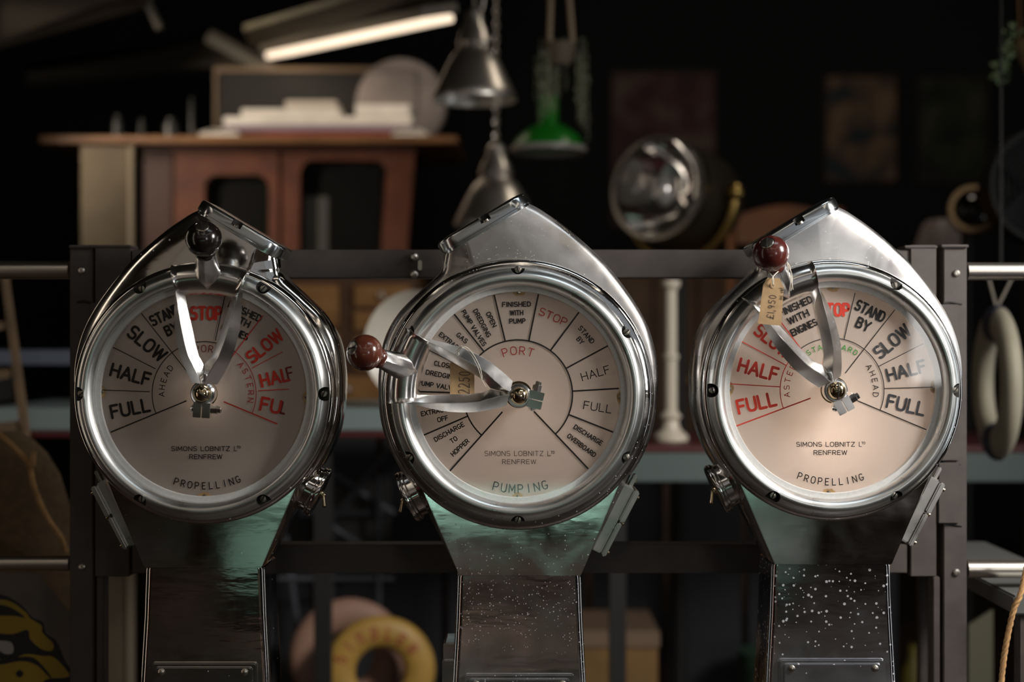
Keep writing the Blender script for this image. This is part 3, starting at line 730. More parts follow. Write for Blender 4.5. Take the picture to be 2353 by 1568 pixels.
price_tag([(1041,823),(1062,815),(1083,824),(1090,838),(1090,906),(1034,906),(1034,838)], -0.022, (1061,826),
          [('2250',1067,880,88,52,26,1.3)], [], 'brown card price tag reading 2250 held between arms of the middle telegraph lever',
          [[(1061,826,-.024),(1048,812,-.035),(1057,800,-.052),(1068,801,-.05),(1084,818,-.05),(1098,845,-.048),(1107,872,-.046),(1116,889,-.044)],
           [(1061,826,-.024),(1052,806,-.045),(1064,797,-.054),(1078,803,-.052),(1093,824,-.05),(1104,848,-.048),(1108,870,-.046)],
           [(1040,822,-.03),(1058,803,-.05),(1061,795,-.056)]])
price_tag([(1764,638.6),(1792,640),(1801,661),(1795,749),(1741.5,744),(1754,654)], -0.098, (1776,656),
          [('£1,950',1773,706,83,56,17,1.2)], [('inc vat',1794,675,84,28,12,0.9)], 'brown card price tag reading £1,950 inc vat hanging below the dark red knob',
          [[(1776,656,-.1),(1777,640,-.102),(1770,630,-.09),(1764,622,-.075)], [(1776,656,-.1),(1775,640,-.103),(1782,630,-.09),(1796,618,-.072)],
           [(1807,600,-.075),(1815,615,-.08),(1818,640,-.082),(1822,666,-.08)], [(1809,604,-.078),(1812,630,-.085),(1816,650,-.082),(1812,676,-.078)],
           [(1806,606,-.076),(1818,626,-.082),(1820,650,-.08),(1817,668,-.08)]])

# ------------------------------------------------------------------ steel gate behind the telegraphs
GY = 0.20; gk = K(GY)
gate = thing('steel_gate', P(1176, 784, GY) * 1, 'brown-black square-tube steel gate behind the three telegraphs', 'gate')
gate.location.z = 0; gate['_w'] = tuple(gate.location)
def bar(name, x0, y0, x1, y1, Y=GY, dep=0.04, par=gate, m=FRM, z0=None, bev=0.0015):
    a = P(x0, y1, Y); b = P(x1, y0, Y)
    if z0 is not None: a.z = z0
    return link(name, MB().box((a.x, Y, a.z), (b.x, Y+dep, b.z)), m, par, bevel=bev, seg=2)
bar('top_bar', 302, 574, 2092, 639)
bar('lower_bar', 302, 1252, 2086, 1318)
for (x0, x1, yt, lb) in ((160,214,566,'outer_post'),(2168,2222,563,'outer_post')):
    o = bar(lb, x0, yt, x1, 1600, z0=0.0)
for (x0, x1, yt, yb) in ((218,298,566,1326),(2092,2152,563,1326)):
    bar('inner_post', x0, yt, x1, yb, Y=GY-0.004)
bar('leg', 2144, 1326, 2160, 1600, Y=GY+0.002, dep=0.03, z0=0.0)
bar('leg', 222, 1326, 238, 1600, Y=GY+0.002, dep=0.03, z0=0.0)
for x0, x1, yt in ((157,300,563),(2079,2155,564),(2163,2227,562)):
    bar('end_cap', x0, yt, x1, yt+7, Y=GY-0.006, dep=0.05)
for x, y0, y1 in ((2186,700,0),(2186,1063,1204)):
    pass
for xa, xb, ya, yb in ((2156,2205,700,1060),(2156,2205,1064,1204),(206,262,696,1050)):
    bar('hinge', xa, ya, xb, yb, Y=GY-0.006, dep=0.006)
for x0, x1, y in ((2168,2210,696),(2168,2206,1064),(2168,2210,1206),(2120,2150,1206),(178,214,694)):
    pts = catmull([P(x0,y+1,GY-.001), P((x0*2+x1)/3,y-1.5,GY-.001), P((x0+2*x1)/3,y+.5,GY-.001), P(x1,y+3,GY)], 4)
    link('weld', MB().tube(pts, 2.6*gk, 8), WELD, gate)
for x, y in ((187,622),(188,1303),(2198,628),(2198,1316)):
    o = link('gate_screw', MB().lathe([(8*gk,0),(8*gk,2*gk),(6*gk,4*gk),(3*gk,4.4*gk),(2.6*gk,2*gk),(.1*gk,2*gk)], P(x,y,GY-0.001), (0,-1,0), 20), RAIL, gate)
for x, y in ((952,590),(952,630)):
    link('latch_bolt', MB().sphere(P(x,y,GY-.004), 10*gk), CHROME, gate)
bar('latch_strip', 960, 598, 969, 622, Y=GY-.008, dep=.01, m=CHROME)
for xa, xb, y, r in ((-260,161,621,21),(-260,161,1295,18),(2221,2650,624,20.5),(2221,2650,1308,20.5)):
    left = xb < 1000; nm = 'round_rail'
    a = P(xa, y, GY+.02); b = P(xb, y, GY+.02)
    rl = link(nm, MB().tube([a, a.lerp(b,.5), b], r*gk, 28), RAIL, gate)

# ------------------------------------------------------------------ room shell
def plane_box(name, lo, hi, m):
    return struct(name, MB().box(lo, hi), m, smooth=False)
FLR = mat('worn_brown_floor', (0.04, 0.025, 0.018), 0.55, 0, 0.4, 1.5)
plane_box('floor', (-5, -7, -0.1), (5, 7, 0.0), FLR)
plane_box('wall_back', (-5, 6.0, 0), (5, 6.15, 4.4), DKBL)
PLS = mat('pale_side_wall', (0.12, 0.11, 0.10), 0.8, 0, 0.2, 1)
plane_box('wall_left', (-5.15, -7, 0), (-5, 7, 4.4), PLS)
plane_box('wall_right', (5, -7, 0), (5.15, 7, 4.4), PLS)
PANE_GLOW = [mat('pane_glow_%s' % n_, (.1,.1,.1), .5, emit=c_, strength=k_) for n_, c_, k_ in (('a',(1,.84,.66),.11),('b',(1,.86,.70),.12),('c',(1,.90,.80),.15),('d',(.95,.95,.98),.19),('e',(.86,.92,1),.24),('f',(.86,.92,1),.24))]  # unseen glowing panes added so the hoods have brightness to reflect
MUL = mat('added_pane_mullion', (.03,.025,.02), .5)
for i, (x0, x1) in enumerate(((-4.4,-3.0),(-3.0,-1.5),(-1.5,0.0),(0.0,1.5),(1.5,3.0),(3.0,4.5))):
    glowp = struct('window_%d' % (i+1), MB().box((x0,-6.98,1.9),(x1,-6.94,3.7)), PANE_GLOW[i], smooth=False)
    link('window_frame', MB().box((x0-.02,-6.94,1.9),(x0+.02,-6.90,3.7)), MUL, None, smooth=False)['kind'] = 'structure'  # dividers between the added panes
plane_box('wall_front', (-5, -7.15, 0), (5, -7, 4.4), mat('brown_front_wall', (0.22,0.15,0.10), .7, 0, .4, 2))
cm_ = mat('ceiling_boards', (0.09, 0.08, 0.07), 0.7)
plane_box('ceiling', (-5, -7, 4.3), (5, 7, 4.4), cm_)
# sloping roof underside, purlins and rafter
def slab(name, pts, th, m, kind='structure', parent=None):
    mb = MB(); vs = [P(*q) for q in pts]; mb.loft([vs, [v + Vector((0,0,th)) for v in vs]])
    o = link(name, mb, m, parent, smooth=False)
    if kind: o['kind'] = kind
    return o
slab('trim_1', [(-60,128,2.6),(330,18,2.6),(380,-30,2.2),(-60,-10,2.2)], 0.02, mat('grey_roof_panel', (0.07,0.06,0.045), .7, 0, .3, 3))
slab('trim_2', [(575,112,3.3),(1000,-2,2.2),(1010,-60,1.9),(560,70,2.9)], 0.02, mat('olive_roof_panel', (0.08,0.07,0.045), .7, 0, .2, 3))
slab('trim_3', [(60,165,3.8),(520,95,3.8),(560,120,3.6),(560,150,3.6),(60,200,3.8)], 0.03, mat('dim_purlin', (0.06,0.05,0.035), .7))
for i, (a, b, r) in enumerate((((325,-20,2.6),(368,66,2.6),.014),((480,85,3.4),(640,175,3.4),.03))):
    link('trim_%d' % (4+i), MB().tube([P(*a), P(*b)], r, 6), mat('rafter_paint', (0.12,0.11,0.09), .6), smooth=False)['kind'] = 'structure'
# lit tube fitting
e0, e1 = P(640,124,3.4), P(1008,46,2.3); dv = (e1-e0)
lt = thing('tube_light', e0.lerp(e1,.5), 'lit warm white strip light under the sloping roof', 'light')
up = Vector((0,-.5,1)).normalized(); wv = dv.cross(up).normalized(); nv = wv.cross(dv).normalized()
link('diffuser', MB().obox(e0.lerp(e1,.5), dv, wv, nv, dv.length/2, 0.055, 0.012), mat('lit_diffuser', (.8,.7,.6), .5, emit=(1.0,.80,.60), strength=1.25), lt, bevel=.004)
link('fitting', MB().obox(e0.lerp(e1,.5) + nv*0.03, dv, wv, nv, dv.length/2+.02, 0.065, 0.016), mat('fitting_grey', (.25,.22,.18), .6), lt, bevel=.004)

# ------------------------------------------------------------------ mahogany wheelhouse cabinet and what lies on it
CY = 3.0; ck = K(CY)
cab = thing('wheelhouse_cabinet', Vector((P(680,0,CY).x, CY+.25, 0)), 'red mahogany cabinet with round-cornered dark windows behind the left telegraph', 'cabinet')
def rframe(x0, x1, y0, y1, ix0, ix1, iy0, iy1, rad, Y, dep, m, par, name, slant=0):
    """panel with one round-cornered opening, in photo pixels at depth Y"""
    n = 10; inner = []
    for sx, sy, a0 in ((1,1,0),(-1,1,90),(-1,-1,180),(1,-1,270)):
        X = ix1-rad if sx > 0 else ix0+rad; Z = iy0+rad if sy > 0 else iy1-rad
        for i in range(n):
            t = math.radians(a0+90*i/(n-1)); inner.append((X+rad*math.cos(t), Z-rad*math.sin(t)))
    outer = []
    for sx, sy in ((1,1),(-1,1),(-1,-1),(1,-1)):
        for i in range(n):
            outer.append((x1 if sx > 0 else x0, y0 if sy > 0 else y1))
    def sl(p):
        t = (p[1]-y0)/(y1-y0); return (p[0] - slant*t*((p[0]-x0)/(x1-x0)), p[1])
    f = lambda p, yy: P(*sl(p), Y) + Vector((0,yy,0))
    mb = MB(); N = len(inner)
    rings = [[f(p,0) for p in outer],[f(p,0) for p in inner],[f(p,dep) for p in inner],[f(p,dep) for p in outer]]
    vs = [p for r in rings for p in r]; fs = []
    for i in range(4):
        for j in range(N): fs.append((i*N+j, i*N+(j+1)%N, ((i+1)%4)*N+(j+1)%N, ((i+1)%4)*N+j))
    mb.add(vs, fs); return link(name, mb, m, par, ang=40)
rframe(400, 640, 345, 1180, 470, 618, 402, 1050, 30, CY, .04, GLOWOOD, cab, 'door_frame')
rframe(648, 955, 335, 1180, 690, 892, 368, 1050, 32, CY, .04, GLOWOOD, cab, 'door_frame', 70)
dg = mat('dark_cabinet_glass', (0.004,0.004,0.004), 0.6, spec=.1)
a, b = P(330,1180,CY), P(880,345,CY); a.z = 0
link('carcass', MB().box((a.x, CY+.10, 0), (b.x, CY+.45, b.z)), DARK, cab)
a, b = P(470,1060,CY), P(880,380,CY); link('pane', MB().box((a.x, CY+.05, a.z), (b.x, CY+.055, b.z)), dg, cab)
bar('side_panel', 330, 345, 396, 1180, Y=CY+.03, dep=.03, par=cab, m=mat('dark_mahogany', (0.05,0.014,0.008), .5), z0=0)
bar('plinth', 400, 1180, 880, 1400, Y=CY, dep=.05, par=cab, m=GLOWOOD, z0=0)
bar('cornice', 330, 328, 960, 346, Y=CY-.02, dep=.5, par=cab, m=mat('dark_mahogany', (0,0,0)), bev=.004)
bar('top_board', 90, 312, 1052, 328, Y=CY-.10, dep=.62, par=cab, m=mat('oak_board', (0.22,0.10,0.035), .5, 0, .2, 8), bev=.004)
bar('stile', 700, 452, 755, 1000, Y=CY+.045, dep=.004, par=cab, m=mat('grey_stile', (0.06,0.06,0.055), .6))
# items on the board
by_ = CY + 0.02
tz = P(0,312,CY-.10).z + 0.001
def onboard(x0, x1, ytop, ybot, dy, dep, name, m, label, cat, group=None, tilt=0, jag=0):
    a, b = P(x0, ybot, by_+dy), P(x1, ytop, by_+dy); return a, b
stack = [(512,965,300,318,'red_folder',mat('dark_red_card',(.20,.03,.03),.6),'dark red folder lying under the papers on the board','folder'),
         (520,950,286,300,'paper_sheaf',mat('lilac_paper',(.32,.27,.33),.8),'lilac grey sheaf of papers above the red folder','papers'),
         (520,950,268,286,'paper_sheaf',PAPER,'broad white paper sheaf, middle of the pile on the board','papers'),
         (560,785,250,268,'paper_sheaf',PAPER,'short white paper sheaf at the top left of the pile','papers'),
         (820,945,240,268,'paper_sheaf',PAPER,'thick pale paper sheaf in front of the grey disc','papers'),
         (660,778,231,250,'paper_sheaf',mat('cream_paper',(.62,.56,.48),.8),'small cream paper sheaf topmost on the pile','papers')]
kz = K(by_)
for (x0, x1, y0, y1, nm, m, lb, ct) in stack:
    zb = tz + (318-y1)*kz; zt = tz + (318-y0)*kz - .0008
    a = P(x0,0,by_).x; b = P(x1,0,by_).x
    tag(link(nm, MB().box((a, by_-.05, zb), (b, by_+.12, zt)), m, bevel=.003), lb, ct)
for x0, x1, lb in ((458,552,'small crumpled white paper at the left end of the pile'),(900,985,'small crumpled white paper at the right end of the pile')):
    a = P(x0,0,by_-.1).x; b = P(x1,0,by_-.1).x
    mb = MB(); g = 7; vs = []; fs = []
    for i in range(g):
        for j in range(g):
            vs.append((a+(b-a)*i/(g-1), by_-.125+.07*j/(g-1), tz+.008+random.uniform(0,.022)*(0<i<g-1)))
    for i in range(g-1):
        for j in range(g-1): fs.append((i*g+j,(i+1)*g+j,(i+1)*g+j+1,i*g+j+1))
    n0 = len(vs); vs += [(a,by_-.125,tz),(b,by_-.125,tz),(b,by_-.055,tz),(a,by_-.055,tz)]; mb.add(vs, fs + [(n0,n0+1,n0+2,n0+3)])
    mb.box((a+.004,by_-.12,tz),(b-.004,by_-.06,tz+.009))
    tag(link('crumpled_paper', mb, PAPER), lb, 'paper')
dy = by_+.26; rr = 105*K(dy); c = P(922,197,dy); c.z = tz + rr + .004
dk = thing('grey_disc', (c.x, dy, tz), 'large mauve-grey round disc standing on the board under the strip light', 'disc')
link('disc', MB().lathe([(0.001,0),(rr*.96,0),(rr,.01),(rr,.03),(rr*.96,.04),(0.001,.04)], c, (0,1,0), 64), GREYP, dk)
bar('edge_line', 838, 163, 958, 166, Y=dy-.004, dep=.003, par=dk, m=mat('dim_line',(.12,.11,.11),.7), bev=0)
bar('edge_line', 956, 163, 959, 270, Y=dy-.004, dep=.003, par=dk, m=mat('dim_line',(.12,.11,.11),.7), bev=0)
fy = by_+.34; k_ = K(fy); f0 = P(500,0,fy); f1 = P(860,0,fy); 
fr = thing('picture_frame', ((f0.x+f1.x)/2, fy, tz), 'dark low framed panel leaning behind the pile of papers', 'frame')
zt = P(0,166,fy).z
link('back_panel', MB().box((f0.x, fy, tz), (f1.x, fy+.02, zt)), DARK, fr)
link('rail', MB().box((f0.x, fy-.01, zt), (f1.x, fy+.03, zt+.018)), mat('pale_wood', (.22,.15,.09), .6), fr)
link('rail', MB().box((f0.x-.012, fy-.01, tz), (f0.x, fy+.03, zt+.018)), mat('pale_wood', (0,0,0)), fr)
for i, (x, y0, y1, w_) in enumerate(((270,255,312,26),(325,262,312,14),(392,262,312,34),(440,215,312,10))):
    a = P(x-w_/2,0,by_); b = P(x+w_/2,0,by_)
    zt = tz + (y1-y0)*kz
    mb = MB().lathe([(w_*kz*.5,0),(w_*kz*.5,(zt-tz)*.7),(w_*kz*.25,(zt-tz)*.85),(w_*kz*.25,zt-tz),(.001,zt-tz)], ((a.x+b.x)/2, by_, tz), (0,0,1), 20)
    tag(link('dark_bottle', mb, mat('dark_bottle_glass', (.03,.032,.03), .25)), ['squat dark bottle at the far left of the board','small dark bottle second from left on the board','wide dark bottle third from left on the board','tall thin dark bottle nearest the pile on the board'][i], 'bottle', None)
# tall pale board on the left
a, b = P(185,571,2.4), P(306,336,2.4)
tb_ = thing('tall_board', ((a.x+b.x)/2, 2.42, 0), 'tall brown-grey mottled board standing behind the left gate post', 'board')
link('face', MB().box((a.x, 2.4, 0), (b.x, 2.43, b.z)), mat('mottled_board', (.09,.066,.04), .8, 0, 0, 5, .1, (.14,.11,.07)), tb_, bevel=.003)
link('edge_strip', MB().box((b.x-.012, 2.385, 0), (b.x+.002, 2.4, b.z)), mat('board_edge', (.32,.26,.18), .7), tb_)

# ------------------------------------------------------------------ hanging lamps and plants
def pendant(name, label, ctr, Y, topy, rimy, r_rim, m, ropes, prof, cat='pendant lamp'):
    k_ = K(Y); c = P(ctr, rimy, Y); t = thing(name, c, label, cat)
    H = (rimy-topy)*k_
    link('shade', MB().lathe([(r*k_, h*H) for r, h in prof], c, (0,0,1), 48, False, False), m, t, ang=35)
    for x0, x1 in ropes:
        link('hanging_rod', MB().tube([P(ctr+x1, topy+4, Y), P(ctr+x0, -160 if name != 'lower' else 0, Y)], 2.6*k_, 8), SCR, t)
    link('bulb', MB().sphere(c + Vector((0,0,H*.25)), 14*k_), mat('unlit_bulb', (.6,.58,.5), .1), t)
    return t
prof_al = [(97,0),(98,.02),(92,.10),(66,.36),(50,.50),(40,.54),(36,.58),(40,.62),(33,.74),(22,.84),(20,.95),(10,1.0),(0.1,1.0)]
p1 = pendant('pendant_lamp','upper spun-aluminium bell pendant lamp with a bright streak', 1090, 1.9, 20, 232, 97, CHROME, [(-2,0),(48,18)], prof_al)
k2 = K(2.1)
p2c = P(1140, 518, 2.1)
p2 = thing('pendant_lamp', p2c, 'lower spun-aluminium bell pendant lamp behind the middle telegraph hood', 'pendant lamp')
link('shade', MB().lathe([(r*k2, h*190*k2) for r, h in prof_al], p2c, (0,0,1), 48, False, False), CHROME, p2)
link('bulb', MB().sphere(p2c + Vector((0,0,.05)), 14*k2), mat('unlit_bulb', (0,0,0)), p2)
n_l = 34
for i in range(n_l):     # chain links up to the roof
    z = 330 - i*16; a_ = P(1140, z, 2.1); t_ = [a_ + Vector(((5*k2*math.cos(q)) if i%2 else 0, (0 if i%2 else 5*k2*math.cos(q)), 10.5*k2*math.sin(q))) for q in [2*PI*j/12 for j in range(13)]]
    link('chain_link', MB().tube(t_, 1.8*k2, 5), SCR, p2)
gY = 2.2; gk2 = K(gY); gc = P(1260, 343, gY)
gl = thing('pendant_lamp', gc, 'bright green enamel factory pendant lamp below the hanging plant', 'pendant lamp')
link('shade', MB().lathe([(86*gk2,0),(84*gk2,4*gk2),(70*gk2,30*gk2),(40*gk2,52*gk2),(24*gk2,58*gk2),(22*gk2,64*gk2),(22*gk2,118*gk2),(14*gk2,126*gk2),(.1*gk2,126*gk2)], gc, (0,0,1), 48, False, False), GREEN, gl)
link('rim', MB().lathe([(84*gk2,-7*gk2),(87*gk2,-7*gk2),(87*gk2,4*gk2),(84*gk2,4*gk2)], gc, (0,0,1), 48, close=True), mat('enamel_rim', (.35,.32,.30), .4), gl)
link('hanging_rod', MB().tube([P(1262,220,gY), P(1262,-200,gY)], 3*gk2, 8), SCR, gl)
pY = 1.75; pk = K(pY); pc = P(1285, 190, pY)
pl = thing('hanging_plant', P(1285,150,pY), 'trailing string-of-leaves plant hung on two cords above the green lamp', 'plant')
link('pot', MB().lathe([(26*pk,0),(34*pk,22*pk),(36*pk,50*pk),(33*pk,50*pk),(30*pk,24*pk),(.1*pk,6*pk)], P(1285,150,pY), (0,0,1), 28, False, False), mat('dull_pot', (.12,.09,.06), .7), pl)
for x0, x1 in ((1276,1262),(1296,1316)):
    link('cord', MB().tube([P(x0-6 if x0 < 1280 else x0+4, -120, pY), P(x1, 104, pY)], 6*pk, 8), mat('jute_cord', (.36,.27,.18), .9), pl)
def leafmb(mb, c, r, a, b):
    d = Vector((math.cos(a)*math.cos(b), math.sin(a)*math.cos(b), math.sin(b))); s_ = d.orthogonal().normalized(); n_ = d.cross(s_)
    mb.add([c, c+d*r*.5+s_*r*.35, c+d*r, c+d*r*.5-s_*r*.35, c+d*r*.5+n_*r*.12], [(0,1,4),(1,2,4),(2,3,4),(3,0,4)])
lm = MB(); strands = MB()
for i in range(40):
    x = random.choice([random.gauss(1258,14), random.gauss(1258,14), random.gauss(1335,9), random.uniform(1240,1350)])
    y0 = random.uniform(85,150); y1 = y0 + random.uniform(60,150) + (50 if x > 1325 else 0)
    yy = pY + random.uniform(-.06,.06)
    strands.tube([P(x,y0,yy), P(x+random.uniform(-5,5),y1,yy)], .8*pk, 4)
    y = y0
    while y < y1:
        leafmb(lm, P(x+random.uniform(-3,3), y, yy), random.uniform(6,10)*pk, random.uniform(0,2*PI), random.uniform(-1.2,.6)); y += random.uniform(6,11)
o = link('foliage', lm, LEAF, pl, smooth=False, recalc=False); o['kind'] = 'stuff'
o = link('stems', strands, LEAF, pl, smooth=False); o['kind'] = 'stuff'
# basket plant top right
bY = 1.6; bk = K(bY)
bp = thing('basket_plant', P(2372,165,bY), 'small leafy plant in a tan hanging basket at the top right', 'plant')
link('basket', MB().lathe([(14*bk,0),(28*bk,30*bk),(38*bk,75*bk),(36*bk,75*bk),(25*bk,32*bk),(.1*bk,5*bk)], P(2372,168,bY), (0,0,1), 28, False, False), mat('tan_basket', (.34,.22,.12), .8, 0, .2, 40), bp)
link('cord', MB().tube([P(2338,-100,bY), P(2345,95,bY)], 2*bk, 6), ROPE, bp)
lm = MB()
for i in range(70):
    t = random.random(); x = 2345 - 55*t**.6 + random.gauss(0,8); y = 75 + 110*t + random.gauss(0,10)
    leafmb(lm, P(x,y,bY+random.uniform(-.05,.05)), random.uniform(14,24)*bk, random.uniform(0,2*PI), random.uniform(-1.2,.8))
o = link('foliage', lm, mat('bright_leaf', (.24,.34,.16), .5, 0, .3, 30), bp, smooth=False, recalc=False); o['kind'] = 'stuff'

# ------------------------------------------------------------------ searchlight, posters, brass port light, round fan
sY = 2.0; sk = K(sY); scn = P(1515, 432, sY)
sl = thing('searchlight', (scn.x+.05, sY, P(0,760,sY).z), 'large polished searchlight with tilted mirror dish behind the middle and right telegraphs', 'searchlight')
axs = Vector((-.56,-.80,.10)).normalized(); R_ = 118*sk
link('mirror_dish', MB().lathe([(R_*.97,0),(R_*.85,-.035),(R_*.6,-.075),(R_*.3,-.10),(.001,-.108)], scn, axs, 64, False, False), mat('dish_mirror', (.80,.78,.76), .06, 1.0), sl)
link('rim', MB().lathe([(R_*.95,-.012),(R_*1.04,-.012),(R_*1.04,.014),(R_*.95,.014)], scn, axs, 64, close=True), mat('rim_steel', (.5,.47,.42), .25, 1.0), sl)
link('drum', MB().lathe([(R_*1.02,-.01),(R_*1.03,-.10),(R_*1.0,-.22),(R_*.8,-.30),(.001,-.32)], scn, axs, 48, False, True), mat('dark_olive_drum', (.04,.033,.022), .4, 0.3), sl)
link('lamp_bulb', MB().sphere(scn + axs*(-.03), .032, (1,1,1.5)), mat('clear_bulb', (.85,.83,.8), .05, 0.6), sl)
dc = scn - axs*.12; yk = []
for i in range(25):
    t = PI + PI*i/24; h = Vector((axs.y,-axs.x,0)).normalized(); yk.append(dc + h*R_*1.22*math.cos(t) + Vector((0,0,1))*R_*1.28*math.sin(t))
link('yoke', MB().tube(yk, .014, 10), BRASS, sl)
for s_ in (0,-1): link('pivot_knob', MB().sphere(yk[s_], .028), BRASS, sl)
link('post', MB().tube([dc - Vector((0,0,R_*1.28)), Vector((dc.x, dc.y, 0))], .022, 14), DARK, sl)
def poster(x0, y0, x1, y1, Y, label, c1, c2, c3, fw=6):
    a, b = P(x0,y1,Y), P(x1,y0,Y); t = thing('framed_poster', ((a.x+b.x)/2, Y, a.z), label, 'poster'); k_ = K(Y)
    m = bpy.data.materials.new('poster_print'); m.use_nodes = True; n, l = nodes(m); bs = n['Principled BSDF']; bs.inputs['Roughness'].default_value = .6
    tc = n.new('ShaderNodeTexCoord'); no = n.new('ShaderNodeTexNoise'); no.inputs['Scale'].default_value = 5.5; no.inputs['Detail'].default_value = 2
    r = n.new('ShaderNodeValToRGB'); e = r.color_ramp.elements; e[0].position = .38; e[1].position = .62; e[0].color = (*c1,1); e[1].color = (*c3,1)
    q = e.new(.5); q.color = (*c2,1); l.new(tc.outputs['Object'], no.inputs['Vector']); l.new(no.outputs['Fac'], r.inputs[0]); l.new(r.outputs[0], bs.inputs['Base Color'])
    f = fw*k_; link('print', MB().box((a.x+f, Y+.004, a.z+f), (b.x-f, Y+.012, b.z-f)), m, t, smooth=False)
    fm = mat('poster_frame_dark', (.04,.022,.015), .5)
    for lo, hi in (((a.x,Y,a.z),(a.x+f,Y+.02,b.z)),((b.x-f,Y,a.z),(b.x,Y+.02,b.z)),((a.x+f,Y,a.z),(b.x-f,Y+.02,a.z+f)),((a.x+f,Y,b.z-f),(b.x-f,Y+.02,b.z))):
        link('frame_strip', MB().box(lo, hi), fm, t, smooth=False)
    link('backing', MB().box((a.x,Y+.02,a.z),(b.x,5.995,b.z)) if Y > 5.9 else MB().box((a.x,Y+.0201,a.z),(b.x,Y+.03,b.z)), fm, t, smooth=False)
    return t
PB = 5.96
poster(1405,165,1646,520,PB,'wide dim red poster on the back wall behind the searchlight',(.06,.015,.02),(.10,.03,.03),(.17,.11,.08))
poster(1895,172,2064,420,PB,'poster with dark blue shapes on an orange-cream ground, middle of the back wall',(.012,.035,.05),(.16,.10,.06),(.30,.19,.11))
poster(2110,176,2272,420,PB,'dark green poster with pale slanting streaks on the right of the back wall',(.008,.010,.006),(.02,.03,.012),(.06,.06,.03))
rY = 2.1; rk = K(rY); rc = P(2236,482,rY)
bl = thing('brass_port_light', (rc.x, rY, 0), 'round brass-rimmed port light standing to the right above the gate', 'lamp')
ax2 = Vector((-.25,-.96,.1)).normalized()
link('rim', MB().lathe([(42*rk,-.03),(54*rk,-.03),(58*rk,.0),(54*rk,.02),(44*rk,.02)], rc, ax2, 48, close=True), mat('warm_brass', (.62,.44,.26), .3, 1.0), bl)
link('lens', MB().lathe([(44*rk,0),(36*rk,.015),(20*rk,.03),(.001,.036)], rc, ax2, 40, False, False), mat('black_lens', (.004,.004,.004), .05, 0, spec=.6), bl)
link('body', MB().lathe([(50*rk,-.02),(46*rk,-.10),(20*rk,-.14),(.001,-.14)], rc, ax2, 32, False, True), DARK, bl)
link('stand', MB().tube([rc + Vector((0,.06,-.05)), Vector((rc.x, rY+.06, 0))], .016, 12), DARK, bl)
fc = P(2395,430,1.7); fk = K(1.7)
fn = thing('round_fan', (fc.x, 1.7, 0), 'big dark wire-guarded round fan cut off by the right edge', 'fan')
for rr_ in (125,112,98,84,70,56,42,28): link('guard_ring', MB().lathe([((rr_-1.2)*fk,-.003),((rr_+1.2)*fk,-.003),((rr_+1.2)*fk,.003),((rr_-1.2)*fk,.003)], fc - Vector((0,.04,0)), (0,1,0), 48, close=True), mat('guard_wire', (.05,.055,.05), .4, .5), fn)
link('outer_ring', MB().lathe([(126*fk,-.05),(134*fk,-.05),(134*fk,.05),(126*fk,.05)], fc, (0,1,0), 64, close=True), mat('fan_ring', (.03,.03,.027), .4, .4), fn)
link('back_disc', MB().lathe([(.001,.06),(124*fk,.06),(124*fk,.07),(.001,.07)], fc, (0,1,0), 48), mat('fan_dark', (.01,.011,.01), .6), fn)
for i in range(4):
    a_ = PI/4+PI/2*i; d = Vector((math.cos(a_),0,math.sin(a_))); s_ = Vector((-d.z,.4,d.x)).normalized()
    link('blade', MB().obox(fc + d*60*fk, d, s_, d.cross(s_), 50*fk, 28*fk, .002), mat('fan_dark', (0,0,0)), fn)
link('stand', MB().tube([fc + Vector((0,.1,0)), Vector((fc.x, 1.8, 0))], .02, 10), mat('fan_dark', (0,0,0)), fn)
# grey dome lamp and orange chair back, right of centre
gc = P(2165,590,2.4); g1 = K(2.4)
gd = thing('grey_dome_lamp', (gc.x, 2.4, 0), 'mauve-grey domed lampshade showing over the gate beside the right post', 'lamp')
link('shade', MB().lathe([(64*g1,0),(60*g1,30*g1),(46*g1,70*g1),(34*g1,84*g1),(.1*g1,88*g1)], gc, (0,0,1), 40, False, False), mat('grey_shade', (.24,.20,.185), .5), gd)
link('stem', MB().tube([gc + Vector((0,0,.03)), Vector((gc.x,2.4,0))], .012, 10), DARK, gd)
cY = 2.72; ck2 = K(cY)
ch = thing('carved_chair', (P(1805,0,cY).x, cY, 0), 'orange-brown wooden chair with an arched back behind the right telegraph', 'chair')
for x in (1680, 1930):
    link('leg', MB().tube([Vector((P(x,0,cY).x, cY, 0)), P(x,478,cY)], 9*ck2, 12), OAK if False else mat('orange_wood', (.26,.09,.022), .4, 0, .2, 10), ch)
poly = [(1690,560)] + [(1690+ (1920-1690)*i/14, 498 - 26*math.sin(PI*i/14)) for i in range(15)] + [(1920,560)]
link('crest_rail', MB().prism([(P(x,y,cY).x, P(x,y,cY).z) for x, y in poly], cY-.012, cY+.012), mat('orange_wood', (0,0,0)), ch, bevel=.003)
for x in (1740,1805,1870): link('splat', MB().box((P(x-12,0,cY).x, cY-.008, .45), (P(x+12,0,cY).x, cY+.008, P(x,558,cY).z)), mat('orange_wood', (0,0,0)), ch)
sx0, sx1 = P(1680,0,cY).x, P(1930,0,cY).x
link('seat', MB().box((sx0, cY-.42, .43), (sx1, cY+.01, .46)), mat('orange_wood', (0,0,0)), ch, bevel=.006)
for x in (sx0+.02, sx1-.02): link('leg', MB().tube([Vector((x,cY-.4,0)), Vector((x,cY-.4,.43))], .018, 10), mat('orange_wood', (0,0,0)), ch)

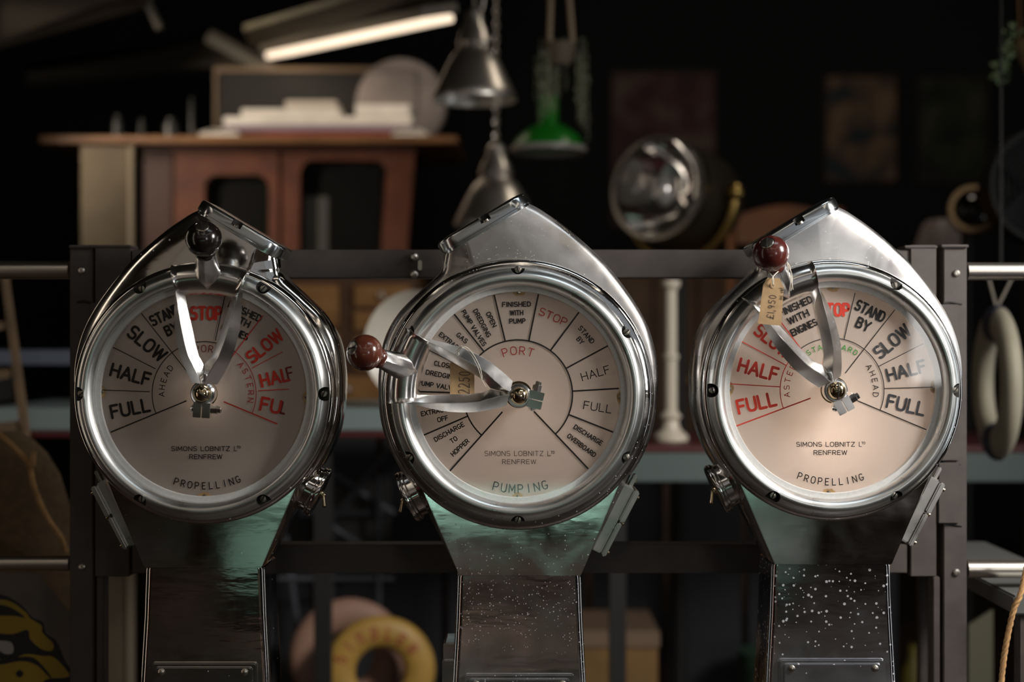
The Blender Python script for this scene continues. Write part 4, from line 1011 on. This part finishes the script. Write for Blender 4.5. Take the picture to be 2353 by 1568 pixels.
# ------------------------------------------------------------------ seen through the gate
# chest of drawers between left and middle telegraphs
dY_ = 2.35
cdw = thing('drawer_chest', (P(800,0,dY_).x, dY_+.2, 0), 'golden oak chest of drawers seen under the gate bar left of the middle telegraph', 'cabinet')
a, b = P(640,930,dY_), P(960,640,dY_)
ls_ = P(0,930,dY_).z
link('carcass', MB().box((a.x, dY_+.02, 0), (b.x, dY_+.45, b.z+.02)), mat('dark_oak', (.08,.035,.012), .5), cdw, bevel=.004)
for (x0,x1,y0,y1) in ((655,778,655,750),(812,945,655,705),(655,778,762,850),(812,945,716,760),(812,945,775,850),(655,945,865,925)):
    a, b = P(x0,y1,dY_), P(x1,y0,dY_)
    dd = link('drawer', MB().box((a.x, dY_, a.z), (b.x, dY_+.02, b.z)), OAK, cdw, bevel=.004)
    link('drawer_knob', MB().sphere(Vector(((a.x+b.x)/2, dY_-.012, (a.z+b.z)/2)), .014), SCR, dd)
# white enamel disc shade behind the middle telegraph
wY = 1.3; wk = K(wY); wc = P(965, 800, wY)
wd_ = thing('white_enamel_shade', (wc.x, wY, P(0,1000,wY).z), 'round white enamel lampshade on its side left of the middle telegraph', 'lampshade')
link('shade', MB().lathe([(132*wk,0),(135*wk,-6*wk),(120*wk,12*wk),(70*wk,44*wk),(34*wk,70*wk),(32*wk,100*wk),(.1*wk,100*wk)], wc, Vector((.25,.95,.1)), 56, False, False), mat('white_enamel', (.62,.58,.50), .35, 0, .08, 12), wd_)
link('socket', MB().lathe([(26*wk,0),(26*wk,26*wk),(.1*wk,26*wk)], wc + Vector((.02,.02,0)), (-.25,-.95,-.1), 24), mat('brown_socket', (.12,.07,.05), .5), wd_)
# long teal-grey bench across the view
tY = 1.35
tbn = thing('teal_bench', (0, tY+.3, 0), 'long teal-grey topped bench with dark red edge behind the gate', 'bench')
def benchtop(x0, x1, y0, y1, Y, m, nm='bench_top', h=.03):
    a, b = P(x0,y1,Y), P(x1,y0,Y)
    return link(nm, MB().box((a.x, Y, a.z), (b.x, Y+.5, b.z)), m, tbn, bevel=.003)
benchtop(-40, 1180, 938, 990, tY, TEALG); benchtop(-40, 1180, 991, 1006, tY+.004, mat('dark_red_edge', (.07,.012,.012), .5), 'edge_strip')
benchtop(1180, 2420, 1042, 1108, tY, mat('teal_dark', (.10,.13,.125), .4)); benchtop(1180, 2420, 1024, 1041, tY+.004, mat('dark_red_edge', (0,0,0)), 'edge_strip')
for x in (-30, 740, 1420, 2390):
    a = P(x,0,tY+.06); zt = P(0, 1007 if x < 1180 else 1110, tY).z
    link('leg', MB().box((a.x-.02, tY+.06, 0), (a.x+.02, tY+.10, zt)), DARK, tbn)
# candlesticks
for i, (x, y0, y1, r_) in enumerate(((1541,642,1012,15),)):
    Y = 1.5; k_ = K(Y); zb = P(0, 1023, tY).z + .0; ztop = P(0, y0, Y).z
    base = Vector((P(x,0,Y).x, Y, zb)); H = ztop - zb
    t = thing('white_lamp_post', base, 'slim white-painted turned column standing between the middle and right telegraphs', 'column')
    pr = [(40*k_,0),(40*k_,.012),(22*k_,.03),(18*k_,.05),(26*k_,.06),(15*k_,.075)]
    pr += [(15*k_,H*.50),(19*k_,H*.51),(19*k_,H*.53),(14*k_,H*.54),(14*k_,H*.93),(22*k_,H*.96),(22*k_,H*.99),(.001,H)]
    link('shaft', MB().lathe(pr, base, (0,0,1), 28), mat('cream_column_paint', (.62,.55,.44), .35), t)
# folded dark chairs below, between left and middle telegraphs
fY = 1.95
fc_ = thing('folded_frame', (P(790,0,fY).x, fY, 0), 'dark blue-grey folded metal trestle leaning behind the lower gate bar', 'trestle')
gm = mat('slate_metal', (.075,.08,.095), .4, .3)
for (xa,ya,xb,yb,r_) in ((650,1020,905,1180,9),(640,1130,900,1300,9),(880,1050,660,1330,8),(690,1180,900,1180,7),(760,1090,760,1420,8),(870,1090,870,1420,7),(655,1230,700,1560,8),(640,1330,905,1330,6)):
    link('strut', MB().tube([P(xa,ya,fY), P(xb,yb,fY+.05)], r_*K(fY), 8), gm, fc_)
link('panel', MB().loft([[P(x,y,fY+.08) for x,y in ((700,1100),(900,1100),(900,1240),(740,1240))],[P(x,y,fY+.095) for x,y in ((700,1100),(900,1100),(900,1240),(740,1240))]]), mat('slate_panel', (.07,.068,.065), .7), fc_)
# life rings
def torus(c, ax, R, r, sq=1.0, seg=64, s2=20):
    a = Vector(ax).normalized(); u = a.orthogonal().normalized(); v = a.cross(u); mb = MB(); rings = []
    for i in range(seg):
        t = 2*PI*i/seg; d = u*math.cos(t)+v*math.sin(t)
        rings.append([Vector(c) + d*(R + r*math.cos(q)) + a*(r*sq*math.sin(q)) for q in [2*PI*j/s2 for j in range(s2)]])
    vs = [p for rr in rings for p in rr]; fs = []
    for i in range(seg):
        for j in range(s2): fs.append((i*s2+j, i*s2+(j+1)%s2, ((i+1)%seg)*s2+(j+1)%s2, ((i+1)%seg)*s2+j))
    mb.add(vs, fs); return mb
lY = 1.7; lk = K(lY)
pall = P(640,0,lY).x; palr = P(1020,0,lY).x
c = P(873, 1543, lY); zb = c.z - 128*lk
pal = thing('low_crate', ((pall+palr)/2, lY, 0), 'low dark crate on the floor under the yellow and brown life rings', 'crate')
for i in range(4):
    link('slat', MB().box((pall, lY-.10+i*.07, zb-.022), (palr, lY-.04+i*.07, zb-.002)), DARK, pal)
for x in (pall, (pall+palr)/2-.02, palr-.04): link('bearer', MB().box((x, lY-.10, 0), (x+.04, lY+.17, zb-.023)), DARK, pal)
yr = thing('life_ring', (c.x, lY, zb), 'yellow life ring with faded red letters low behind the gate', 'life ring')
link('ring', torus(c, (-.15,1,0), 92*lk, 36*lk, .62), YEL, yr)
st = []; mb = MB()
for i, chh in enumerate('SINDLER'):
    a_ = math.radians(158 - i*20.5); rot = a_ - PI/2
    for s1 in strokes_word(chh, 28, 16, 5):
        st.append([(92*math.cos(a_) + p[0]*math.cos(rot)-p[1]*math.sin(rot), 92*math.sin(a_) + p[0]*math.sin(rot)+p[1]*math.cos(rot)) for p in s1])
ribbon(mb, st, 5, lambda x, z: Vector((c.x + x*lk, lY - (.62*math.sqrt(max(0,36**2-(math.hypot(x,z)-92)**2)) + 1.2)*lk + .15*x*lk, c.z + z*lk)), None)
link('lettering', mb, mat('ring_red', (.30,.05,.03), .6), yr, smooth=False, recalc=False)
c2 = P(800, 1548, lY+.13); zb2 = zb; c2.z = zb + 138*lk
br = thing('life_ring', (c2.x, lY+.13, zb), 'plain brown life ring leaning behind the yellow one', 'life ring')
link('ring', torus(c2, (-.15,1,0), 100*lk, 38*lk, .6), BRN, br)
c3 = P(905, 1552, lY+.3); link_r = MB().lathe([(26*lk,0),(30*lk,.02),(30*lk,.12),(12*lk,.16),(.001,.16)], Vector((c3.x, lY+.33, 0)), (0,0,1), 24)
tag(link('red_can', link_r, mat('signal_red', (.45,.03,.02), .4)), 'small red can on the floor seen through the yellow life ring', 'can')
# tan box bottom centre right
bY_ = 1.7; a, b = P(1345,0,bY_), P(1512,1490,bY_)
bx = thing('cardboard_box', ((a.x+b.x)/2, bY_+.15, 0), 'tan lidded box on the floor right of the middle telegraph column', 'box')
TAN = mat('tan_board', (.19,.105,.03), .7, 0, .15, 10); TANL = mat('tan_lid', (.17,.11,.07), .7)
link('body', MB().box((a.x-.12, bY_, 0), (b.x, bY_+.30, b.z)), TAN, bx, bevel=.003)
link('lid', MB().box((a.x-.125, bY_-.005, b.z+.0005), (b.x+.005, bY_+.305, b.z+.045)), TANL, bx, bevel=.004)
# added dark screens that stand in for the deep shade below the bench
for x0, x1, zt, lb in ((430,1180,.925,'dark screen added behind the bench for the shade there, left part'),(1181,2080,.765,'lower dark screen added behind the bench for the shade there, right part')):
    a, b = P(x0,0,2.2), P(x1,0,2.2); sc_ = thing('shade_screen', ((a.x+b.x)/2, 2.2, 0), lb, 'screen', 'added dark screens behind the bench')
    nP = 5; w_ = (b.x-a.x)/nP; pm_ = mat('shade_screen_dark', (.022,.023,.027), .6)
    for i in range(nP):
        link('panel', MB().box((a.x+w_*i+.02, 2.21, .04),(a.x+w_*(i+1)-.02, 2.22, zt-.04)), pm_, sc_)
        link('stile', MB().box((a.x+w_*i, 2.20, 0),(a.x+w_*i+.02, 2.23, zt)), pm_, sc_)
    link('rail', MB().box((a.x, 2.198, zt-.04),(b.x, 2.232, zt+.001)), pm_, sc_)
    link('rail', MB().box((a.x, 2.198, .02),(b.x, 2.232, .06)), pm_, sc_)
# green drum, dim
gq = P(1600,1430,1.98)
tag(link('green_drum', MB().lathe([(.12,0),(.125,.02),(.12,.04),(.12,.22),(.125,.24),(.12,.27),(.001,.27)], (gq.x+.24, 1.98, 0), (0,0,1), 40), mat('dim_green', (.03,.07,.05), .4)), 'dim green drum on the floor between the middle and right telegraphs', 'drum')
# brown cupboard behind, centre right
qa, qb = P(1330,0,3.4), P(1760,640,3.4)
cp = thing('brown_cupboard', ((qa.x+qb.x)/2, 3.6, 0), 'dim brown cupboard far behind between the middle and right telegraphs', 'cupboard')
link('carcass', MB().box((qa.x, 3.42, 0), (qb.x, 3.8, qb.z+.05)), mat('dim_brown', (.045,.025,.014), .6), cp)
for x0, x1 in ((1345,1500),(1505,1600),(1605,1745)):
    u0, u1 = P(x0,0,3.4).x, P(x1,0,3.4).x; dd = link('door', MB().box((u0, 3.40, .1), (u1, 3.42, qb.z+.02)), mat('brown_door', (.10,.055,.028), .5, 0, .3, 6), cp, bevel=.004)
    link('door_handle', MB().sphere(Vector((u1-.03, 3.39, 1.0)), .012), BRASS, dd)

# ------------------------------------------------------------------ left edge
# slatted crate / frame
fY2 = 1.15
sf = thing('slatted_rack', (P(20,0,fY2).x, fY2, 0), 'leaning pale timber slatted rack at the left edge below the rail', 'rack')
wdm = mat('grey_brown_timber', (.14,.09,.05), .7, 0, .2, 12)
def strip(a, b, c_, d, Y, m, par, nm, th=.02):
    return link(nm, MB().loft([[P(*q,Y) for q in (a,b,c_,d)],[P(*q,Y)+Vector((0,th,0)) for q in (a,b,c_,d)]]), m, par, smooth=False)
strip((0,620),(12,620),(62,985),(46,990), fY2, wdm, sf, 'stile')
for y, h in ((735,18),(845,20),(965,40)):
    x = 12 + (y-620)*.135; strip((-60,y+14),(x,y),(x+3,y+h),(-60,y+h+18), fY2+.005, wdm, sf, 'slat')
strip((-60,560),(-48,560),(-40,1500),(-52,1500), fY2, wdm, sf, 'stile')
zz = P(0,1500,fY2).z; link('foot', MB().box((P(-60,0,fY2).x, fY2, 0), (P(-40,0,fY2).x, fY2+.02, zz+.05)), wdm, sf)
strip((46,985),(62,985),(70,1500),(56,1500), fY2, wdm, sf, 'stile')
link('foot', MB().box((P(55,0,fY2).x, fY2, 0), (P(70,0,fY2).x, fY2+.02, zz+.02)), wdm, sf)
# red bottle far left
rb = P(85,770,1.9); r1 = K(1.9); zs = P(0,938,tY).z
tag(link('red_bottle', MB().lathe([(20*r1,0),(22*r1,10*r1),(22*r1,110*r1),(8*r1,130*r1),(8*r1,150*r1),(.1*r1,150*r1)], (rb.x, 1.5, zs+.0005), (0,0,1), 24), mat('dim_red', (.16,.015,.02), .4)), 'dim red bottle on the bench behind the left rail', 'bottle')
# blue-grey bar shelf
a, b = P(-40,838,1.7), P(170,805,1.7)
sh = thing('blue_grey_shelf', ((a.x+b.x)/2, 1.8, zs), 'narrow blue-grey shelf on uprights at the left behind the rail', 'shelf')
link('board', MB().box((a.x,1.7,a.z),(b.x+.5,1.84,b.z)), mat('slate_blue', (.10,.12,.16), .5), sh)
for x in (a.x+.02, b.x+.45): link('upright', MB().box((x,1.72,zs),(x+.02,1.82,a.z)), DARK, sh)
# canvas bag
cY2 = .55; kb_ = K(cY2)
bag = thing('canvas_bag', (P(40,0,cY2).x, cY2, 0), 'brown canvas kit bag with a rope-bound rim behind the left rails', 'bag')
prof_y = [(1000,8),(1020,40),(1050,70),(1100,100),(1200,128),(1350,150),(1568,160)]
rings = []
cbx = P(-30,0,cY2).x
for y, wv_ in prof_y[::-1]:
    z = P(0,y,cY2).z; ring = []
    for j in range(32):
        t = 2*PI*j/32; rr_ = (wv_+30)*kb_*(1+.03*math.sin(5*t)+.02*math.sin(3*t+y*.01))
        ring.append(Vector((cbx + rr_*math.cos(t), cY2 + .09 + rr_*.5*math.sin(t), z)))
    rings.append(ring)
bot = [Vector((p.x, p.y, 0.0)) for p in rings[0]]
link('bag_body', MB().loft([bot] + rings), CANVAS, bag, ang=60)
def ropemesh(pts, r, pitch=.02):
    pts = [Vector(p) for p in pts]; mb = MB(); n = 3
    dist = [0]
    for i in range(1, len(pts)): dist.append(dist[-1] + (pts[i]-pts[i-1]).length)
    for s_ in range(n):
        hel = []; up = Vector((0,-1,0))
        for i, p in enumerate(pts):
            t = (pts[min(i+1,len(pts)-1)]-pts[max(i-1,0)]).normalized(); u1 = (up - t*up.dot(t)).normalized(); v1 = t.cross(u1)
            a = 2*PI*dist[i]/pitch + 2*PI*s_/n; hel.append(p + (u1*math.cos(a)+v1*math.sin(a))*r*.5)
        mb.tube(hel, r*.58, 6)
    return mb
def dense(p, n): return catmull(p, n)
link('rim_rope', ropemesh(dense([P(-20,985,cY2-.02),P(20,1015,cY2-.03),P(45,1040,cY2-.03),P(68,1068,cY2-.03),P(75,1105,cY2-.03),P(90,1150,cY2-.03),P(112,1195,cY2-.02),P(140,1235,cY2-.01),P(152,1270,cY2)], 14), 6*kb_, .03), ROPE, bag)
link('knot', MB().tube([P(76,1052,cY2-.035),P(77,1040,cY2-.04),P(76,1072,cY2-.04)], 7*kb_, 10), ROPE, bag)
# painted sign board bottom left
bY3 = .36; sb = thing('painted_board', (P(60,0,bY3).x, bY3, 0), 'grey cut-corner board with yellow shapes outlined in black, bottom left corner', 'sign')
outl = [(-120,1310),(88,1316),(160,1408),(180,1440),(205,1568),(235,1760),(-120,1760)]
link('board', MB().loft([[P(x,y,bY3) for x,y in outl],[P(x,y,bY3+.006) for x,y in outl]]), mat('grey_sign_paint', (.11,.09,.08), .6, 0, .12, 20), sb, smooth=False)
bt = P(0,1760,bY3).z
for x in (-80, 150): link('foot', MB().box((P(x,0,bY3).x, bY3+.001, 0), (P(x+30,0,bY3).x, bY3+.02, bt+.03)), DARK, sb)
def blob(pts, dy, m, nm):
    p = catmull([(x,y,0) for x,y in pts], 6, True)
    link(nm, MB().add([P(q.x,q.y,bY3-dy) for q in p], [tuple(range(len(p)))]), m, sb, smooth=False)
YS = mat('sign_yellow', (.30,.20,.015), .5); BS = mat('sign_black', (.008,.008,.01), .5)
blob([(-60,1360),(0,1366),(45,1388),(75,1420),(98,1430),(105,1455),(130,1475),(150,1520),(180,1568),(140,1600),(-60,1620)], .0006, BS, 'black_shape')
blob([(-60,1382),(0,1378),(30,1386),(60,1408),(70,1422),(95,1438),(98,1455),(122,1480),(118,1496),(95,1492),(70,1470),(62,1448),(20,1458),(-60,1440)], .0012, YS, 'yellow_shape')
blob([(-50,1388),(10,1392),(40,1406),(56,1420),(30,1416),(-50,1412)], .0018, BS, 'black_shape')
blob([(-60,1520),(20,1516),(60,1504),(95,1508),(125,1512),(158,1548),(150,1558),(100,1566),(90,1620),(-60,1640)], .0012, YS, 'yellow_shape')
blob([(0,1516),(50,1510),(80,1514),(110,1545),(118,1560),(108,1552),(85,1530),(50,1520),(0,1528)], .0018, BS, 'black_shape')
blob([(-20,1476),(24,1476),(30,1500),(8,1502)], .0014, mat('sign_grey', (.32,.30,.28), .6), 'grey_shape')
blob([(36,1550),(44,1540),(54,1548),(46,1558)], .0018, BS, 'black_shape')

# ------------------------------------------------------------------ right edge
# cream and navy life ring seen obliquely
oY = 1.0; ok = K(oY); oc = P(2290, 880, oY)
orr = thing('life_ring', (oc.x, oY, oc.z - 180*ok), 'cream and navy life ring hung on cords to the right of the gate', 'life ring')
axo = Vector((-.99,.10,.0)).normalized()
link('ring', torus(oc, axo, 138*ok, 40*ok, .6), CREAM, orr)
for a0_ in (75, 255):
    rings = []
    u_ = axo.orthogonal().normalized(); u_ = Vector((0,0,1)); v_ = axo.cross(u_)
    for i in range(15):
        t = math.radians(a0_-90 + 30*i/14); d = u_*math.sin(t+PI/2)+v_*math.cos(t+PI/2)
        rings.append([oc + d*(138+41.5*math.cos(q))*ok + axo*(41.5*.62*math.sin(q))*ok for q in [2*PI*j/16 for j in range(16)]])
    link('navy_band', MB().loft(rings), NAVY, orr)
top = oc + Vector((0,0,170*ok))
for dx in (-.03,.03): link('cord', MB().tube([top, P(2300,625,oY)+Vector((dx,0,0))], .003, 6), mat('dull_cord', (.25,.22,.18), .9), orr)
link('cord', MB().tube([P(2300,625,oY)-Vector((.04,0,0)), P(2300,625,oY)+Vector((.04,0,0))], .005, 6), DARK, orr)
link('cord', MB().tube([P(2300,625,oY), Vector((P(2300,0,oY).x, oY, 4.3))], .003, 6), DARK, orr)
# rope hanging lower right
link_pts = dense([P(2362,1290,.12),P(2345,1365,.11),P(2330,1400,.11),P(2316,1460,.11),P(2306,1520,.11),P(2300,1600,.11),P(2302,1750,.11)], 24)
tag(link('manila_rope', ropemesh(link_pts, 6.2*K(.24), .032), ROPE), 'twisted golden manila rope hanging from the lower right rail', 'rope')
# metal table corner
mt = thing('metal_table', (P(2420,0,.3).x, .3, 0), 'grey metal table with a square leg at the bottom right corner', 'table')
a, b = P(2330,1412,.15), P(2560,1370,.15)
link('table_top', MB().box((a.x,.15,b.z-.03),(b.x,.75,b.z)), mat('grey_table', (.13,.13,.125), .4, .3), mt, bevel=.003)
a, b = P(2342,0,.16), P(2366,1412,.16); link('leg', MB().box((a.x,.16,0),(b.x,.185,b.z-.001)), FRM, mt, bevel=.002)
link('leg', MB().box((a.x,.70,0),(b.x,.725,b.z-.001)), FRM, mt, bevel=.002)
# pale green card
strip((2226,1438),(2282,1402),(2282,1620),(2226,1620), 1.1, mat('olive_card', (.10,.095,.06), .8), None, 'olive_card', .01)
oc_ = bpy.data.objects['olive_card']; tag(oc_, 'pale olive board leaning on the floor right of the gate post', 'board')
mbx = MB().loft([[P(2226,1438,1.1),P(2282,1402,1.1),Vector((P(2282,0,1.1).x,1.1,0)),Vector((P(2226,0,1.1).x,1.1,0))],[v+Vector((0,.01,0)) for v in (P(2226,1438,1.1),P(2282,1402,1.1),Vector((P(2282,0,1.1).x,1.1,0)),Vector((P(2226,0,1.1).x,1.1,0)))]])
me2 = bpy.data.meshes.new('olive_card'); lc = oc_.location.copy(); lc.z = 0; oc_.location = lc
me2.from_pydata([v-lc for v in mbx.v], [], mbx.f); me2.materials.append(mat('olive_card', (0,0,0))); oc_.data = me2
yl = P(2098,1372,2.2)
tag(link('yellow_bottle', MB().lathe([(.035,0),(.035,.16),(.014,.2),(.014,.24),(.001,.24)], (yl.x, 2.2, 0), (0,0,1), 20), mat('dim_yellow', (.20,.17,.03), .4)), 'dim yellow bottle on the floor behind the right telegraph column', 'bottle')

# ------------------------------------------------------------------ what the polished metal reflects, behind the viewer
wb = thing('turquoise_workbench', (-.05, -4.1, 0), 'turquoise painted workbench reflected low in the telegraph housings', 'bench')
link('bench_top', MB().box((-1.2,-4.4,.42),(1.16,-3.9,.50)), TEAL, wb, bevel=.004)
link('end_panel', MB().box((-1.2,-4.38,.16),(-.97,-3.92,.42)), TEAL, wb)
link('end_panel', MB().box((1.02,-4.38,.16),(1.16,-3.92,.42)), TEAL, wb)
for x_ in (-1.15, 1.05):
    for y_ in (-4.35, -4.0): link('leg', MB().box((x_,y_,0),(x_+.06,y_+.06,.1595)), DARK, wb)
tag(link('red_cabinet', MB().box((-3.1,-3.2,0),(-2.7,-2.6,1.5)), mat('red_lacquer', (.55,.03,.02), .4), bevel=.01), 'red cabinet reflected as thin red streaks in the lever arms', 'cabinet')
for i, (x_, lb) in enumerate(((-1.35,'left warm strip added above the viewer for streak reflections'),(0.1,'middle warm strip added above the viewer for streak reflections'),(1.4,'right warm strip added above the viewer for streak reflections'))):
    t_ = thing('added_ceiling_strip', (x_, -2.6, 2.75), lb, 'light')  # glowing strips added to put streaks on the curved metal
    link('tube', MB().tube([Vector((x_,-3.6,2.75)), Vector((x_,-2.6,2.75)), Vector((x_,-1.2,2.75))], 0.045, 12), mat('added_glow_tube', (.8,.75,.7), .5, emit=(1.0,.86,.70), strength=1.8), t_)
    link('tray', MB().box((x_-.07,-3.65,2.80),(x_+.07,-1.15,2.83)), mat('tray_grey', (.3,.3,.28), .5), t_)
GROUPS = {'ship_telegraph': 'ship telegraphs standing in a row', 'pendant_lamp': 'pendant lamps hanging at the back', 'price_tag': 'price tags on the levers',
          'framed_poster': 'posters on the back wall', 'life_ring': 'life rings in the shop', 'paper_sheaf': 'papers piled on the cabinet board',
          'crumpled_paper': 'loose papers on the cabinet board', 'dark_bottle': 'dark bottles on the cabinet board', 'added_ceiling_strip': 'strips added above the viewer for reflections'}
for o in bpy.data.objects:
    g_ = GROUPS.get(o.name.split('.')[0])
    if g_ and 'category' in o: o['group'] = g_
for o in bpy.data.objects:
    if '_w' in o: del o['_w']
